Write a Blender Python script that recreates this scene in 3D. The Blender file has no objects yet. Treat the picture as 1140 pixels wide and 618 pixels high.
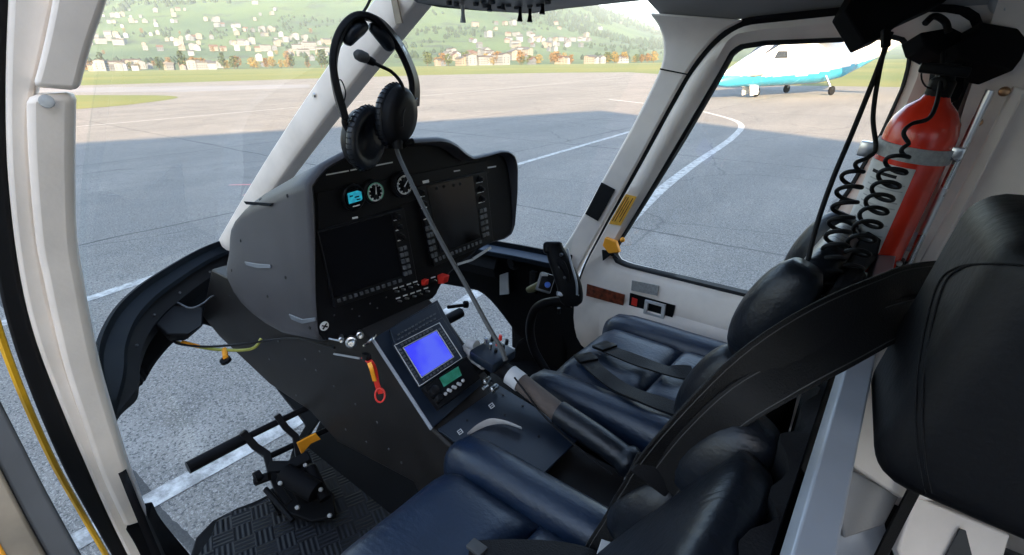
import bpy, bmesh, math, random
from mathutils import Vector, Matrix, noise
random.seed(7)
R = math.radians
scene = bpy.context.scene
COL = scene.collection

# ------------------------------------------------------------------ camera
CAM = Vector((0, 0, 1.85))
F = 570.0
PITCH, YAW, ROLL = R(22.8), R(-50.3), R(0.87)
FWD = Vector((math.cos(YAW)*math.cos(PITCH), math.sin(YAW)*math.cos(PITCH), -math.sin(PITCH)))
_rt = Vector((math.sin(YAW), -math.cos(YAW), 0)); _up = _rt.cross(FWD)
RT = _rt*math.cos(ROLL) - _up*math.sin(ROLL)
UP = _up*math.cos(ROLL) + _rt*math.sin(ROLL)
HF = Vector((math.cos(YAW), math.sin(YAW), 0)); HR = Vector((math.sin(YAW), -math.cos(YAW), 0))
cd = bpy.data.cameras.new('camera'); cam = bpy.data.objects.new('camera', cd); COL.objects.link(cam)
cd.sensor_width = 36; cd.lens = 36*F/1140; cd.clip_start = 0.02; cd.clip_end = 20000
m = Matrix((RT, UP, -FWD)).transposed().to_4x4(); m.translation = CAM
cam.matrix_world = m
scene.camera = cam

def ray(u, v): return FWD + RT*((u-570)/F) - UP*((v-309)/F)
def P(u, v, x=None, y=None, z=None, d=None):
    """survey: the point of the place seen in that direction, at a known x, y, z or depth"""
    r = ray(u, v)
    if x is not None: t = (x-CAM.x)/r.x
    elif y is not None: t = (y-CAM.y)/r.y
    elif z is not None: t = (z-CAM.z)/r.z
    else: t = d
    return CAM + r*t
def PPL(u, v, p0, n):
    r = ray(u, v)
    return CAM + r*((p0-CAM).dot(n)/r.dot(n))
def YR(z):                      # inner face of the right cabin side (tumblehome)
    if z < 1.3: return -1.46
    if z < 1.9: return -1.46 + 0.08*((z-1.3)/0.6)**1.6
    return -1.38 + 0.9*(z-1.9)
def PR(u, v, off=0.0):
    z = 1.4
    for _ in range(12):
        p = P(u, v, y=YR(z)+off); z = 0.5*z+0.5*p.z
    return P(u, v, y=YR(z)+off)

# ------------------------------------------------------------------ materials
def nodes(mt):
    mt.use_nodes = True
    return mt.node_tree.nodes, mt.node_tree.links
def mat(name, color, rough=0.5, metal=0.0, var=0.12, scale=12.0, bump=0.0, bscale=80.0, spec=0.5, dark=None, coat=0.0, rvar=0.08):
    mt = bpy.data.materials.new(name); n, l = nodes(mt)
    b = n['Principled BSDF']
    b.inputs['Metallic'].default_value = metal
    b.inputs['Specular IOR Level'].default_value = spec
    if coat: b.inputs['Coat Weight'].default_value = coat; b.inputs['Coat Roughness'].default_value = 0.08
    tc = n.new('ShaderNodeTexCoord')
    ns = n.new('ShaderNodeTexNoise'); ns.inputs['Scale'].default_value = scale; ns.inputs['Detail'].default_value = 6
    l.new(tc.outputs['Object'], ns.inputs['Vector'])
    mx = n.new('ShaderNodeMix'); mx.data_type = 'RGBA'
    c = Vector(color)
    lo = dark if dark else tuple(c*(1-var))
    mx.inputs['A'].default_value = (*lo, 1); mx.inputs['B'].default_value = (*(c*(1+var)), 1)
    rp = n.new('ShaderNodeMapRange'); rp.inputs['From Min'].default_value = 0.35; rp.inputs['From Max'].default_value = 0.65
    l.new(ns.outputs['Fac'], rp.inputs['Value']); l.new(rp.outputs['Result'], mx.inputs['Factor'])
    l.new(mx.outputs['Result'], b.inputs['Base Color'])
    rr = n.new('ShaderNodeMapRange'); rr.inputs['To Min'].default_value = max(0.02, rough-rvar); rr.inputs['To Max'].default_value = min(1, rough+rvar)
    l.new(ns.outputs['Fac'], rr.inputs['Value']); l.new(rr.outputs['Result'], b.inputs['Roughness'])
    if bump:
        nb = n.new('ShaderNodeTexNoise'); nb.inputs['Scale'].default_value = bscale; nb.inputs['Detail'].default_value = 4
        l.new(tc.outputs['Object'], nb.inputs['Vector'])
        bp = n.new('ShaderNodeBump'); bp.inputs['Strength'].default_value = bump; bp.inputs['Distance'].default_value = 0.002
        l.new(nb.outputs['Fac'], bp.inputs['Height']); l.new(bp.outputs['Normal'], b.inputs['Normal'])
    return mt
def emit(name, color, strength, color2=None, scale=30.0):
    mt = bpy.data.materials.new(name); n, l = nodes(mt)
    b = n['Principled BSDF']; b.inputs['Base Color'].default_value = (0.01, 0.01, 0.02, 1); b.inputs['Roughness'].default_value = 0.15
    b.inputs['Emission Strength'].default_value = strength
    tc = n.new('ShaderNodeTexCoord'); ns = n.new('ShaderNodeTexNoise'); ns.inputs['Scale'].default_value = scale
    l.new(tc.outputs['Object'], ns.inputs['Vector'])
    mx = n.new('ShaderNodeMix'); mx.data_type = 'RGBA'
    mx.inputs['A'].default_value = (*color, 1); mx.inputs['B'].default_value = (*(color2 or color), 1)
    rp = n.new('ShaderNodeMapRange'); rp.inputs['From Min'].default_value = 0.4; rp.inputs['From Max'].default_value = 0.6
    l.new(ns.outputs['Fac'], rp.inputs['Value']); l.new(rp.outputs['Result'], mx.inputs['Factor'])
    l.new(mx.outputs['Result'], b.inputs['Emission Color'])
    return mt
def glass(name, gloss=0.04, gmax=0.10, tint=(0.96, 0.98, 0.98), rough=0.02, dirt=0.0):
    mt = bpy.data.materials.new(name); n, l = nodes(mt); n.remove(n['Principled BSDF'])
    out = n['Material Output']
    tr = n.new('ShaderNodeBsdfTransparent'); tr.inputs['Color'].default_value = (*tint, 1)
    gl = n.new('ShaderNodeBsdfGlossy'); gl.inputs['Roughness'].default_value = rough
    lw = n.new('ShaderNodeLayerWeight'); lw.inputs['Blend'].default_value = 0.15
    mr = n.new('ShaderNodeMapRange'); mr.inputs['To Min'].default_value = gloss; mr.inputs['To Max'].default_value = gmax
    l.new(lw.outputs['Fresnel'], mr.inputs['Value'])
    mx = n.new('ShaderNodeMixShader'); l.new(mr.outputs['Result'], mx.inputs['Fac'])
    l.new(tr.outputs[0], mx.inputs[1]); l.new(gl.outputs[0], mx.inputs[2])
    last = mx
    if dirt:
        tc = n.new('ShaderNodeTexCoord'); ns = n.new('ShaderNodeTexNoise'); ns.inputs['Scale'].default_value = 5; ns.inputs['Detail'].default_value = 8
        l.new(tc.outputs['Object'], ns.inputs['Vector'])
        m2 = n.new('ShaderNodeMapRange'); m2.inputs['From Min'].default_value = 0.5; m2.inputs['From Max'].default_value = 0.75; m2.inputs['To Max'].default_value = dirt
        l.new(ns.outputs['Fac'], m2.inputs['Value'])
        df = n.new('ShaderNodeBsdfDiffuse'); df.inputs['Color'].default_value = (0.7, 0.7, 0.7, 1)
        mm = n.new('ShaderNodeMixShader'); l.new(m2.outputs['Result'], mm.inputs['Fac']); l.new(mx.outputs[0], mm.inputs[1]); l.new(df.outputs[0], mm.inputs[2]); last = mm
    l.new(last.outputs[0], out.inputs['Surface'])
    return mt

M = {}
M['white'] = mat('interior_white_paint', (0.82, 0.73, 0.65), 0.42, var=0.075, scale=9, bump=0.12, bscale=150)
M['liner'] = mat('headliner_grey', (0.30, 0.29, 0.28), 0.6, var=0.05, scale=5, bump=0.15, bscale=200)
M['seal'] = mat('rubber_seal', (0.009, 0.009, 0.010), 0.6, spec=0.2)
M['greyseal'] = mat('grey_rubber', (0.06, 0.06, 0.06), 0.6, spec=0.25)
M['black'] = mat('black_plastic', (0.007, 0.007, 0.008), 0.42, spec=0.10, bump=0.1, bscale=220)
M['matte'] = mat('matte_black', (0.005, 0.005, 0.006), 0.7, spec=0.10, bump=0.1, bscale=150)
M['hood'] = mat('textured_charcoal_vinyl', (0.034, 0.032, 0.036), 0.46, spec=0.3, var=0.1, scale=7, bump=0.2, bscale=400)
M['face'] = mat('panel_black', (0.005, 0.005, 0.006), 0.5, spec=0.10, bump=0.06, bscale=300)
M['pedside'] = mat('pedestal_dark_brown', (0.0095, 0.0080, 0.0075), 0.55, spec=0.25, var=0.25, scale=9, bump=0.15, bscale=160)
M['pedtop'] = mat('pedestal_panel_black', (0.006, 0.011, 0.021), 0.38, spec=0.4, bump=0.05, bscale=250)
M['leather'] = mat('dark_leather', (0.004, 0.012, 0.030), 0.38, var=0.18, scale=6, bump=0.35, bscale=130, spec=0.5)
M['leatherblack'] = mat('black_leather', (0.004, 0.006, 0.010), 0.40, var=0.15, scale=6, bump=0.3, bscale=160, spec=0.42)
M['headblack'] = mat('dull_black_leather', (0.004, 0.004, 0.005), 0.5, bump=0.25, bscale=140, spec=0.25)
M['mesh'] = mat('black_seat_fabric', (0.006, 0.006, 0.007), 0.9, spec=0.2, bump=0.4, bscale=300)
M['strap2'] = mat('grey_webbing', (0.014, 0.0125, 0.0125), 0.5, bump=0.6, bscale=420)
M['strap'] = mat('black_webbing', (0.0055, 0.0052, 0.0055), 0.65, spec=0.25, bump=0.5, bscale=420)
M['screen'] = mat('screen_off', (0.004, 0.004, 0.005), 0.16, spec=0.18, rvar=0.02)
M['key'] = mat('grey_keys', (0.055, 0.058, 0.064), 0.5, var=0.5, scale=90)
M['legend'] = mat('white_legend', (0.55, 0.55, 0.55), 0.5)
M['steel'] = mat('bright_steel', (0.62, 0.62, 0.62), 0.28, metal=1.0)
M['alu'] = mat('painted_aluminium', (0.36, 0.38, 0.42), 0.45, metal=0.35, var=0.06)
M['red'] = mat('red_enamel', (0.72, 0.035, 0.012), 0.25, var=0.08, coat=0.4)
M['redplastic'] = mat('red_plastic', (0.60, 0.03, 0.02), 0.4)
M['orange'] = mat('orange_paint', (0.92, 0.36, 0.02), 0.5)
M['yellow'] = mat('yellow_paint', (0.75, 0.40, 0.02), 0.45)
M['ylabel'] = mat('amber_label', (0.85, 0.45, 0.06), 0.5, scale=60)
M['brownlabel'] = mat('brown_plate', (0.16, 0.035, 0.015), 0.4, var=0.6, scale=70)
M['greylabel'] = mat('grey_plate', (0.35, 0.35, 0.34), 0.5, var=0.15, scale=150)
M['brownsleeve'] = mat('brown_grip_sleeve', (0.085, 0.065, 0.055), 0.8, bump=0.5, bscale=250)
M['silver'] = mat('silver_plastic', (0.50, 0.50, 0.50), 0.4)
M['ledge_sheen'] = mat('ledge_sky_sheen', (0.012, 0.024, 0.045), 0.40, spec=0.5, bump=0.1, bscale=150)  # blue base colour paints the sky's reflection on the black rim
M['rim'] = mat('rim_black', (0.004, 0.006, 0.009), 0.65, spec=0.05)
M['sliplip'] = mat('grey_slot_lip', (0.10, 0.11, 0.125), 0.45)
M['hose'] = mat('olive_hose', (0.30, 0.30, 0.05), 0.5)
M['tan'] = mat('tan_door_lining', (0.22, 0.17, 0.115), 0.55, var=0.3, scale=9, bump=0.2)
M['glass'] = glass('clear_acrylic', 0.014, gmax=0.06, dirt=0.02)
M['doorglass'] = glass('door_acrylic', 0.045, gmax=0.30, dirt=0.16)
M['chin'] = glass('chin_acrylic', 0.004, gmax=0.02, tint=(0.93, 0.94, 0.95))
M['bluescreen'] = emit('lit_blue_screen', (0.05, 0.06, 0.95), 0.15, (0.09, 0.13, 0.90), 14)
M['lcd'] = emit('lit_cyan_lcd', (0.02, 0.42, 0.55), 0.12, (0.02, 0.28, 0.42), 90)
M['greenlcd'] = emit('lit_green_lcd', (0.015, 0.16, 0.09), 0.08, (0.03, 0.25, 0.2), 40)
M['dialgreen'] = mat('dial_green', (0.12, 0.38, 0.26), 0.5)

def wrinkle(mt, sc=13, st=0.22, dist=0.008):
    nd, l = nodes(mt); b = nd['Principled BSDF']
    old = b.inputs['Normal'].links[0].from_socket
    tc = nd.new('ShaderNodeTexCoord'); mp = nd.new('ShaderNodeMapping'); mp.inputs['Scale'].default_value = (.45, 1.5, 1.0); l.new(tc.outputs['Object'], mp.inputs['Vector'])
    ns = nd.new('ShaderNodeTexNoise'); ns.inputs['Scale'].default_value = sc; ns.inputs['Detail'].default_value = 3; ns.inputs['Distortion'].default_value = 1.6
    l.new(mp.outputs[0], ns.inputs['Vector'])
    bp = nd.new('ShaderNodeBump'); bp.inputs['Strength'].default_value = st; bp.inputs['Distance'].default_value = dist
    l.new(ns.outputs['Fac'], bp.inputs['Height']); l.new(old, bp.inputs['Normal']); l.new(bp.outputs['Normal'], b.inputs['Normal'])
wrinkle(M['leather']); wrinkle(M['leatherblack'], 14, .3); wrinkle(M['headblack'], 9, .15)
# checker tread mat
def tread():
    mt = bpy.data.materials.new('tread_rubber'); n, l = nodes(mt); b = n['Principled BSDF']
    b.inputs['Base Color'].default_value = (0.005, 0.006, 0.010, 1); b.inputs['Roughness'].default_value = 0.5; b.inputs['Specular IOR Level'].default_value = 0.25
    tc = n.new('ShaderNodeTexCoord'); ck = n.new('ShaderNodeTexChecker'); ck.inputs['Scale'].default_value = 22
    mp = n.new('ShaderNodeMapping'); mp.inputs['Rotation'].default_value = (0, 0, R(20)); l.new(tc.outputs['Object'], mp.inputs['Vector'])
    l.new(mp.outputs[0], ck.inputs['Vector'])
    w1 = n.new('ShaderNodeTexWave'); w1.inputs['Scale'].default_value = 26; l.new(mp.outputs[0], w1.inputs['Vector'])
    w2 = n.new('ShaderNodeTexWave'); w2.inputs['Scale'].default_value = 26; w2.bands_direction = 'Y'; l.new(mp.outputs[0], w2.inputs['Vector'])
    mx = n.new('ShaderNodeMix'); l.new(ck.outputs['Fac'], mx.inputs['Factor']); l.new(w1.outputs['Fac'], mx.inputs['A']); l.new(w2.outputs['Fac'], mx.inputs['B'])
    bp = n.new('ShaderNodeBump'); bp.inputs['Strength'].default_value = 0.6; bp.inputs['Distance'].default_value = 0.003
    l.new(mx.outputs['Result'], bp.inputs['Height']); l.new(bp.outputs['Normal'], b.inputs['Normal'])
    return mt
M['tread'] = tread()

# ------------------------------------------------------------------ object helpers
def tag(o, label=None, cat=None, group=None, kind=None):
    if label: o['label'] = label
    if cat: o['category'] = cat
    if group: o['group'] = group
    if kind: o['kind'] = kind
    return o
def empty(name, loc, label, cat, group=None):
    o = bpy.data.objects.new(name, None); o.empty_display_size = 0.1; COL.objects.link(o); o.location = loc
    return tag(o, label, cat, group)
def wloc(o):
    v = Vector((0, 0, 0))
    while o is not None: v += Vector(o.location); o = o.parent
    return v
class MB:
    """collects shapes in world coordinates"""
    def __init__(s): s.bm = bmesh.new(); s.mi = 0
    def _mark(s, faces):
        for f in faces: f.material_index = s.mi
    def box(s, c, size, rot=None, bev=0.0, seg=2):
        r = bmesh.ops.create_cube(s.bm, size=1.0); vs = r['verts']
        bmesh.ops.scale(s.bm, vec=Vector(size), verts=vs)
        if bev:
            es = list({e for v in vs for e in v.link_edges})
            rb = bmesh.ops.bevel(s.bm, geom=es, offset=min(bev, min(size)*0.49), segments=seg, profile=0.5, affect='EDGES')
            vs = list({v for f in rb['faces'] for v in f.verts} | {v for v in vs if v.is_valid})
        mtx = (rot.to_4x4() if rot is not None else Matrix.Identity(4)); mtx.translation = Vector(c)
        bmesh.ops.transform(s.bm, matrix=mtx, verts=vs)
        s._mark({f for v in vs for f in v.link_faces}); return s
    def loft(s, rings, closed=True, cap=True):
        L = [[s.bm.verts.new(Vector(p)) for p in r] for r in rings]; fs = []
        n = len(L[0])
        for a, b in zip(L[:-1], L[1:]):
            for i in range(n if closed else n-1):
                j = (i+1) % n
                try: fs.append(s.bm.faces.new((a[i], a[j], b[j], b[i])))
                except ValueError: pass
        if cap and closed:
            for q in (L[0][::-1], L[-1]):
                try: fs.append(s.bm.faces.new(q))
                except ValueError: pass
        s._mark(fs); return s
    def tube(s, pts, r, n=10, cap=True):
        pts = [Vector(p) for p in pts]; rr = r if isinstance(r, (list, tuple)) else [r]*len(pts)
        rings = []; nrm = None
        for i, p in enumerate(pts):
            a = pts[max(0, i-1)]; b = pts[min(len(pts)-1, i+1)]; t = (b-a)
            if t.length < 1e-9: t = Vector((0, 0, 1))
            t.normalize()
            if nrm is None: nrm = t.orthogonal().normalized()
            else:
                nrm = nrm - t*nrm.dot(t)
                nrm = nrm.normalized() if nrm.length > 1e-6 else t.orthogonal().normalized()
            bi = t.cross(nrm)
            rings.append([p + (nrm*math.cos(2*math.pi*k/n) + bi*math.sin(2*math.pi*k/n))*rr[i] for k in range(n)])
        return s.loft(rings, True, cap)
    def prism(s, poly, ext):
        ext = Vector(ext); return s.loft([[Vector(p) for p in poly], [Vector(p)+ext for p in poly]])
    def strip(s, A, B, off):
        """thick strip between polylines A and B; off(p) gives the thickness vector"""
        rings = [[a, b, b+off(b), a+off(a)] for a, b in zip(A, B)]
        return s.loft(rings)
    def frame(s, outer, inner, off):
        n = len(outer); rings = []
        for k in range(n+1):
            a, b = outer[k % n], inner[k % n]; rings.append([a, b, b+off(b), a+off(a)])
        return s.loft(rings, True, False)
    def sheet(s, grid):
        return s.loft(grid, False, False)
    def disc(s, c, axis, r, h, n=24, r2=None):
        axis = Vector(axis).normalized(); c = Vector(c)
        return s.tube([c, c+axis*h], [r, r2 if r2 is not None else r], n)
    def lathe(s, c, axis, prof, n=24, side=None, ry=1.0):
        axis = Vector(axis).normalized(); c = Vector(c)
        u = (side - axis*side.dot(axis)).normalized() if side is not None else axis.orthogonal().normalized(); w = axis.cross(u)
        return s.loft([[c + axis*h + (u*math.cos(2*math.pi*k/n)*ry + w*math.sin(2*math.pi*k/n))*r for k in range(n)] for h, r in prof])
    def ribbon(s, pts, wdir, w, th):
        """strap: wdir a list of width directions"""
        rings = []
        for i, p in enumerate(pts):
            a = pts[max(0, i-1)]; b = pts[min(len(pts)-1, i+1)]; t = (b-a).normalized()
            d = wdir[i] if isinstance(wdir, list) else wdir
            d = (d - t*d.dot(t)).normalized(); nn = t.cross(d)
            ww = w[i] if isinstance(w, list) else w
            rings.append([p - d*ww/2 - nn*th/2, p + d*ww/2 - nn*th/2, p + d*ww/2 + nn*th/2, p - d*ww/2 + nn*th/2])
        return s.loft(rings)
    def build(s, name, mats, parent=None, bevel=0.0, smooth=40, subsurf=0, label=None):
        bmesh.ops.remove_doubles(s.bm, verts=s.bm.verts, dist=1e-6)
        bmesh.ops.recalc_face_normals(s.bm, faces=s.bm.faces)
        me = bpy.data.meshes.new(name)
        org = wloc(parent) if parent is not None else None
        if parent is None:
            bb = [v.co for v in s.bm.verts]
            org = Vector((sum(v.x for v in bb)/len(bb), sum(v.y for v in bb)/len(bb), min(v.z for v in bb)))
            bmesh.ops.translate(s.bm, vec=-org, verts=s.bm.verts)
        else:
            bmesh.ops.translate(s.bm, vec=-org, verts=s.bm.verts)
        s.bm.to_mesh(me); s.bm.free()
        for q in (mats if isinstance(mats, (list, tuple)) else [mats]): me.materials.append(q)
        for f in me.polygons: f.use_smooth = True
        me.set_sharp_from_angle(angle=R(smooth))
        o = bpy.data.objects.new(name, me); COL.objects.link(o)
        if parent is not None: o.parent = parent
        else: o.location = org
        if bevel:
            b = o.modifiers.new('bevel', 'BEVEL'); b.width = bevel; b.segments = 2; b.limit_method = 'ANGLE'; b.angle_limit = R(40)
        if subsurf:
            q = o.modifiers.new('sub', 'SUBSURF'); q.levels = subsurf; q.render_levels = subsurf
        if label: o['label'] = label
        return o
def resample(pts, n, closed=False):
    pts = [Vector(p) for p in pts]
    if closed: pts = pts + [pts[0]]
    L = [0]
    for a, b in zip(pts[:-1], pts[1:]): L.append(L[-1]+(b-a).length)
    out = []
    cnt = n if closed else n-1
    for k in range(n):
        t = L[-1]*k/cnt; i = 0
        while i < len(L)-2 and L[i+1] < t: i += 1
        f = (t-L[i])/max(1e-9, L[i+1]-L[i]); out.append(pts[i].lerp(pts[i+1], f))
    return out
def crv(pts, n=40):
    """smooth Catmull-Rom path"""
    pts = [Vector(p) for p in pts]; out = []
    q = [pts[0]*2-pts[1]] + pts + [pts[-1]*2-pts[-2]]
    segs = len(pts)-1
    for k in range(n):
        t = k/(n-1)*segs; i = min(int(t), segs-1); f = t-i
        a, b, c, d = q[i:i+4]
        out.append(0.5*((2*b)+(c-a)*f+(2*a-5*b+4*c-d)*f*f+(3*b-a-3*c+d)*f**3))
    return out
def box_axes(x, y, z): return Matrix((Vector(x).normalized(), Vector(y).normalized(), Vector(z).normalized())).transposed()
def copy_tree(o, parent=None):
    c = o.copy(); COL.objects.link(c)
    if parent is not None: c.parent = parent
    for ch in list(o.children): copy_tree(ch, c)
    return c

# ================================================================== world and sun
SUN_EL, SUN_H = R(21), Vector((-0.6, 0.8, 0)).normalized()
w = bpy.data.worlds.new('World'); scene.world = w; w.use_nodes = True
n, l = w.node_tree.nodes, w.node_tree.links
sky = n.new('ShaderNodeTexSky'); sky.sky_type = 'NISHITA'; sky.sun_disc = False
sky.sun_elevation = SUN_EL; sky.sun_rotation = math.atan2(SUN_H.x, SUN_H.y)
sky.air_density = 1.0; sky.dust_density = 1.2; sky.ozone_density = 1.5
l.new(sky.outputs[0], n['Background'].inputs['Color']); n['Background'].inputs['Strength'].default_value = 0.12
sd = bpy.data.lights.new('sun', 'SUN'); sd.energy = 5.0; sd.angle = R(0.5); sd.color = (1.0, 0.70, 0.39)
so = bpy.data.objects.new('sun', sd); COL.objects.link(so)
sdir = Vector((SUN_H.x*math.cos(SUN_EL), SUN_H.y*math.cos(SUN_EL), math.sin(SUN_EL)))
so.rotation_euler = sdir.to_track_quat('Z', 'Y').to_euler(); so.location = (-40, 50, 60)
vs = scene.view_settings; vs.view_transform = 'Standard'; vs.look = 'None'; vs.gamma = 1; vs.use_curve_mapping = False; vs.exposure = 2.75
scene.cycles.max_bounces = 8; scene.cycles.transparent_max_bounces = 16
scene.cycles.volume_bounces = 0

# ================================================================== the airfield
def ground_mat(kind):
    mt = bpy.data.materials.new(kind); nd, l = nodes(mt); b = nd['Principled BSDF']
    geo = nd.new('ShaderNodeNewGeometry')
    def noise_(sc, det=8, rough=0.6):
        q = nd.new('ShaderNodeTexNoise'); q.inputs['Scale'].default_value = sc; q.inputs['Detail'].default_value = det; q.inputs['Roughness'].default_value = rough
        l.new(geo.outputs['Position'], q.inputs['Vector']); return q.outputs['Fac']
    def ramp(src, a, b_, lo, hi):
        q = nd.new('ShaderNodeMapRange'); q.inputs['From Min'].default_value = a; q.inputs['From Max'].default_value = b_
        q.inputs['To Min'].default_value = lo; q.inputs['To Max'].default_value = hi; l.new(src, q.inputs['Value']); return q.outputs['Result']
    def mixc(f, a, c):
        q = nd.new('ShaderNodeMix'); q.data_type = 'RGBA'
        l.new(f, q.inputs['Factor'])
        for s_, k in ((a, 'A'), (c, 'B')):
            if isinstance(s_, tuple): q.inputs[k].default_value = (*s_, 1)
            else: l.new(s_, q.inputs[k])
        return q.outputs['Result']
    def math_(op, a, c=None):
        q = nd.new('ShaderNodeMath'); q.operation = op
        for i, s_ in enumerate((a, c)):
            if s_ is None: continue
            if isinstance(s_, (int, float)): q.inputs[i].default_value = s_
            else: l.new(s_, q.inputs[i])
        return q.outputs[0]
    if kind == 'concrete':
        c = mixc(ramp(noise_(0.25), 0.35, 0.65, 0, 1), (0.158, 0.148, 0.134), (0.218, 0.202, 0.180))
        c = mixc(ramp(noise_(2.2, 10, 0.7), 0.42, 0.62, 0, 0.55), c, (0.15, 0.147, 0.14))
        mpn = nd.new('ShaderNodeMapping'); mpn.inputs['Scale'].default_value = (1.0, 0.12, 1.0); mpn.inputs['Rotation'].default_value = (0, 0, R(18)); l.new(geo.outputs['Position'], mpn.inputs['Vector'])
        ns2 = nd.new('ShaderNodeTexNoise'); ns2.inputs['Scale'].default_value = 0.55; ns2.inputs['Detail'].default_value = 9; ns2.inputs['Roughness'].default_value = 0.65; l.new(mpn.outputs[0], ns2.inputs['Vector'])
        c = mixc(ramp(ns2.outputs['Fac'], 0.47, 0.66, 0, 0.6), c, (0.10, 0.096, 0.09))
        c = mixc(ramp(noise_(0.9, 6, 0.6), 0.62, 0.70, 0, 0.55), c, (0.075, 0.07, 0.066))
        c = mixc(ramp(noise_(0.5, 9, 0.7), 0.60, 0.68, 0, 0.5), c, (0.30, 0.285, 0.26))
        sp = noise_(85, 3, 0.8)
        c = mixc(ramp(sp, 0.52, 0.60, 0, 0.75), c, (0.36, 0.345, 0.32))
        c = mixc(ramp(noise_(58, 3, 0.8), 0.53, 0.60, 0, 0.9), c, (0.06, 0.06, 0.06))
        sx = nd.new('ShaderNodeSeparateXYZ'); l.new(geo.outputs['Position'], sx.inputs[0])
        def joint(sock, off, per, wd):
            a = math_('MODULO', math_('ADD', sock, off), per)
            return math_('LESS_THAN', math_('ABSOLUTE', math_('SUBTRACT', a, per/2)), wd)
        nz = ramp(noise_(0.8), 0, 1, -0.10, 0.10)
        jx = joint(math_('ADD', sx.outputs[0], nz), 1000-8.95+3.2, 6.4, 0.022)
        jy = joint(math_('ADD', sx.outputs[1], nz), 1000+3.9+2.6, 5.2, 0.022)
        j = math_('MULTIPLY', math_('MAXIMUM', jx, jy), ramp(noise_(0.6), 0.35, 0.6, 0.35, 0.9))
        c = mixc(j, c, (0.035, 0.035, 0.035))
        vor = nd.new('ShaderNodeTexVoronoi'); vor.feature = 'DISTANCE_TO_EDGE'; vor.inputs['Scale'].default_value = 0.22
        wp = nd.new('ShaderNodeVectorMath'); wp.operation = 'ADD'
        nv = nd.new('ShaderNodeTexNoise'); nv.inputs['Scale'].default_value = 0.7; nv.inputs['Detail'].default_value = 8; l.new(geo.outputs['Position'], nv.inputs['Vector'])
        l.new(geo.outputs['Position'], wp.inputs[0]); l.new(nv.outputs['Color'], wp.inputs[1]); l.new(wp.outputs[0], vor.inputs['Vector'])
        c = mixc(ramp(vor.outputs['Distance'], 0.0, 0.006, 0.55, 0), c, (0.06, 0.06, 0.06))
        l.new(c, b.inputs['Base Color']); b.inputs['Roughness'].default_value = 0.85
        bp = nd.new('ShaderNodeBump'); bp.inputs['Strength'].default_value = 0.5; bp.inputs['Distance'].default_value = 0.01
        l.new(sp, bp.inputs['Height']); l.new(bp.outputs['Normal'], b.inputs['Normal'])
    elif kind == 'asphalt_grey':
        c = mixc(ramp(noise_(0.1), 0.35, 0.65, 0, 1), (0.16, 0.165, 0.175), (0.22, 0.22, 0.225))
        l.new(c, b.inputs['Base Color']); b.inputs['Roughness'].default_value = 0.9
    elif kind == 'grass':
        c = mixc(ramp(noise_(0.02), 0.35, 0.65, 0, 1), (0.075, 0.11, 0.018), (0.17, 0.155, 0.035))
        c = mixc(ramp(noise_(0.4), 0.35, 0.7, 0, 0.5), c, (0.07, 0.12, 0.02))
        l.new(c, b.inputs['Base Color']); b.inputs['Roughness'].default_value = 0.95
    elif kind == 'paint':
        f = ramp(noise_(9, 12, 0.75), 0.38, 0.60, 0.86, 0.05)
        c = mixc(f, (0.19, 0.185, 0.175), (0.62, 0.61, 0.585))
        l.new(c, b.inputs['Base Color']); b.inputs['Roughness'].default_value = 0.7
    elif kind == 'redpaint':
        f = ramp(noise_(6, 10, 0.75), 0.42, 0.6, 0.8, 0.1)
        c = mixc(f, (0.27, 0.26, 0.25), (0.60, 0.16, 0.15))
        l.new(c, b.inputs['Base Color']); b.inputs['Roughness'].default_value = 0.7
    elif kind == 'hill':
        c = mixc(ramp(noise_(0.004, 6), 0.38, 0.6, 0, 1), (0.014, 0.048, 0.015), (0.046, 0.088, 0.022))
        c = mixc(ramp(noise_(0.012, 10, 0.7), 0.54, 0.60, 0, 0.9), c, (0.010, 0.026, 0.014))
        c = mixc(ramp(noise_(0.03, 10, 0.7), 0.60, 0.68, 0, 0.7), c, (0.06, 0.075, 0.028))
        sx = nd.new('ShaderNodeSeparateXYZ'); l.new(geo.outputs['Position'], sx.inputs[0])
        f = math_('MULTIPLY', ramp(sx.outputs[2], 150, 260, 0, 1), ramp(noise_(0.006, 8, 0.65), 0.44, 0.5, 0, 1))
        c = mixc(f, c, (0.008, 0.022, 0.016))
        l.new(c, b.inputs['Base Color']); b.inputs['Roughness'].default_value = 1.0
    return mt
G = {k: ground_mat(k) for k in ('concrete', 'asphalt_grey', 'grass', 'paint', 'redpaint', 'hill')}
def flat(name, pts, z, mt, kind='structure'):
    b = MB(); b.bm.faces.new([b.bm.verts.new((p[0], p[1], z)) for p in pts])
    o = b.build(name, mt); tag(o, kind=kind); return o
flat('ground', [(-6000, -6000), (6000, -6000), (6000, 6000), (-6000, 6000)], -0.008, G['grass'])
far_edge = [P(95, 95, z=0), P(300, 89, z=0), P(480, 83.5, z=0), P(620, 81, z=0), P(700, 80.5, z=0)]
flat('apron', [(-90, 130), (110, 130)] + [(p.x, p.y) for p in far_edge] + [(26, -66), (10, -44), (-10, -43), (-90, -46)], -0.004, G['concrete'])
isl = crv([P(40, 124, z=0), P(85, 121.5, z=0), P(140, 117, z=0), P(196, 109.5, z=0), P(185, 106.5, z=0), P(130, 106, z=0), P(85, 106, z=0), P(40, 106.5, z=0)], 40)
flat('grass_island', [(p.x, p.y) for p in isl], 0.004, G['grass'])
tw = [P(40, 103, z=0), P(200, 102.5, z=0), P(345, 97.5, z=0), P(345, 94, z=0), P(200, 96, z=0), P(40, 98.5, z=0)]
flat('taxiway', [(p.x, p.y) for p in tw], 0.0, G['asphalt_grey'])
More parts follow.
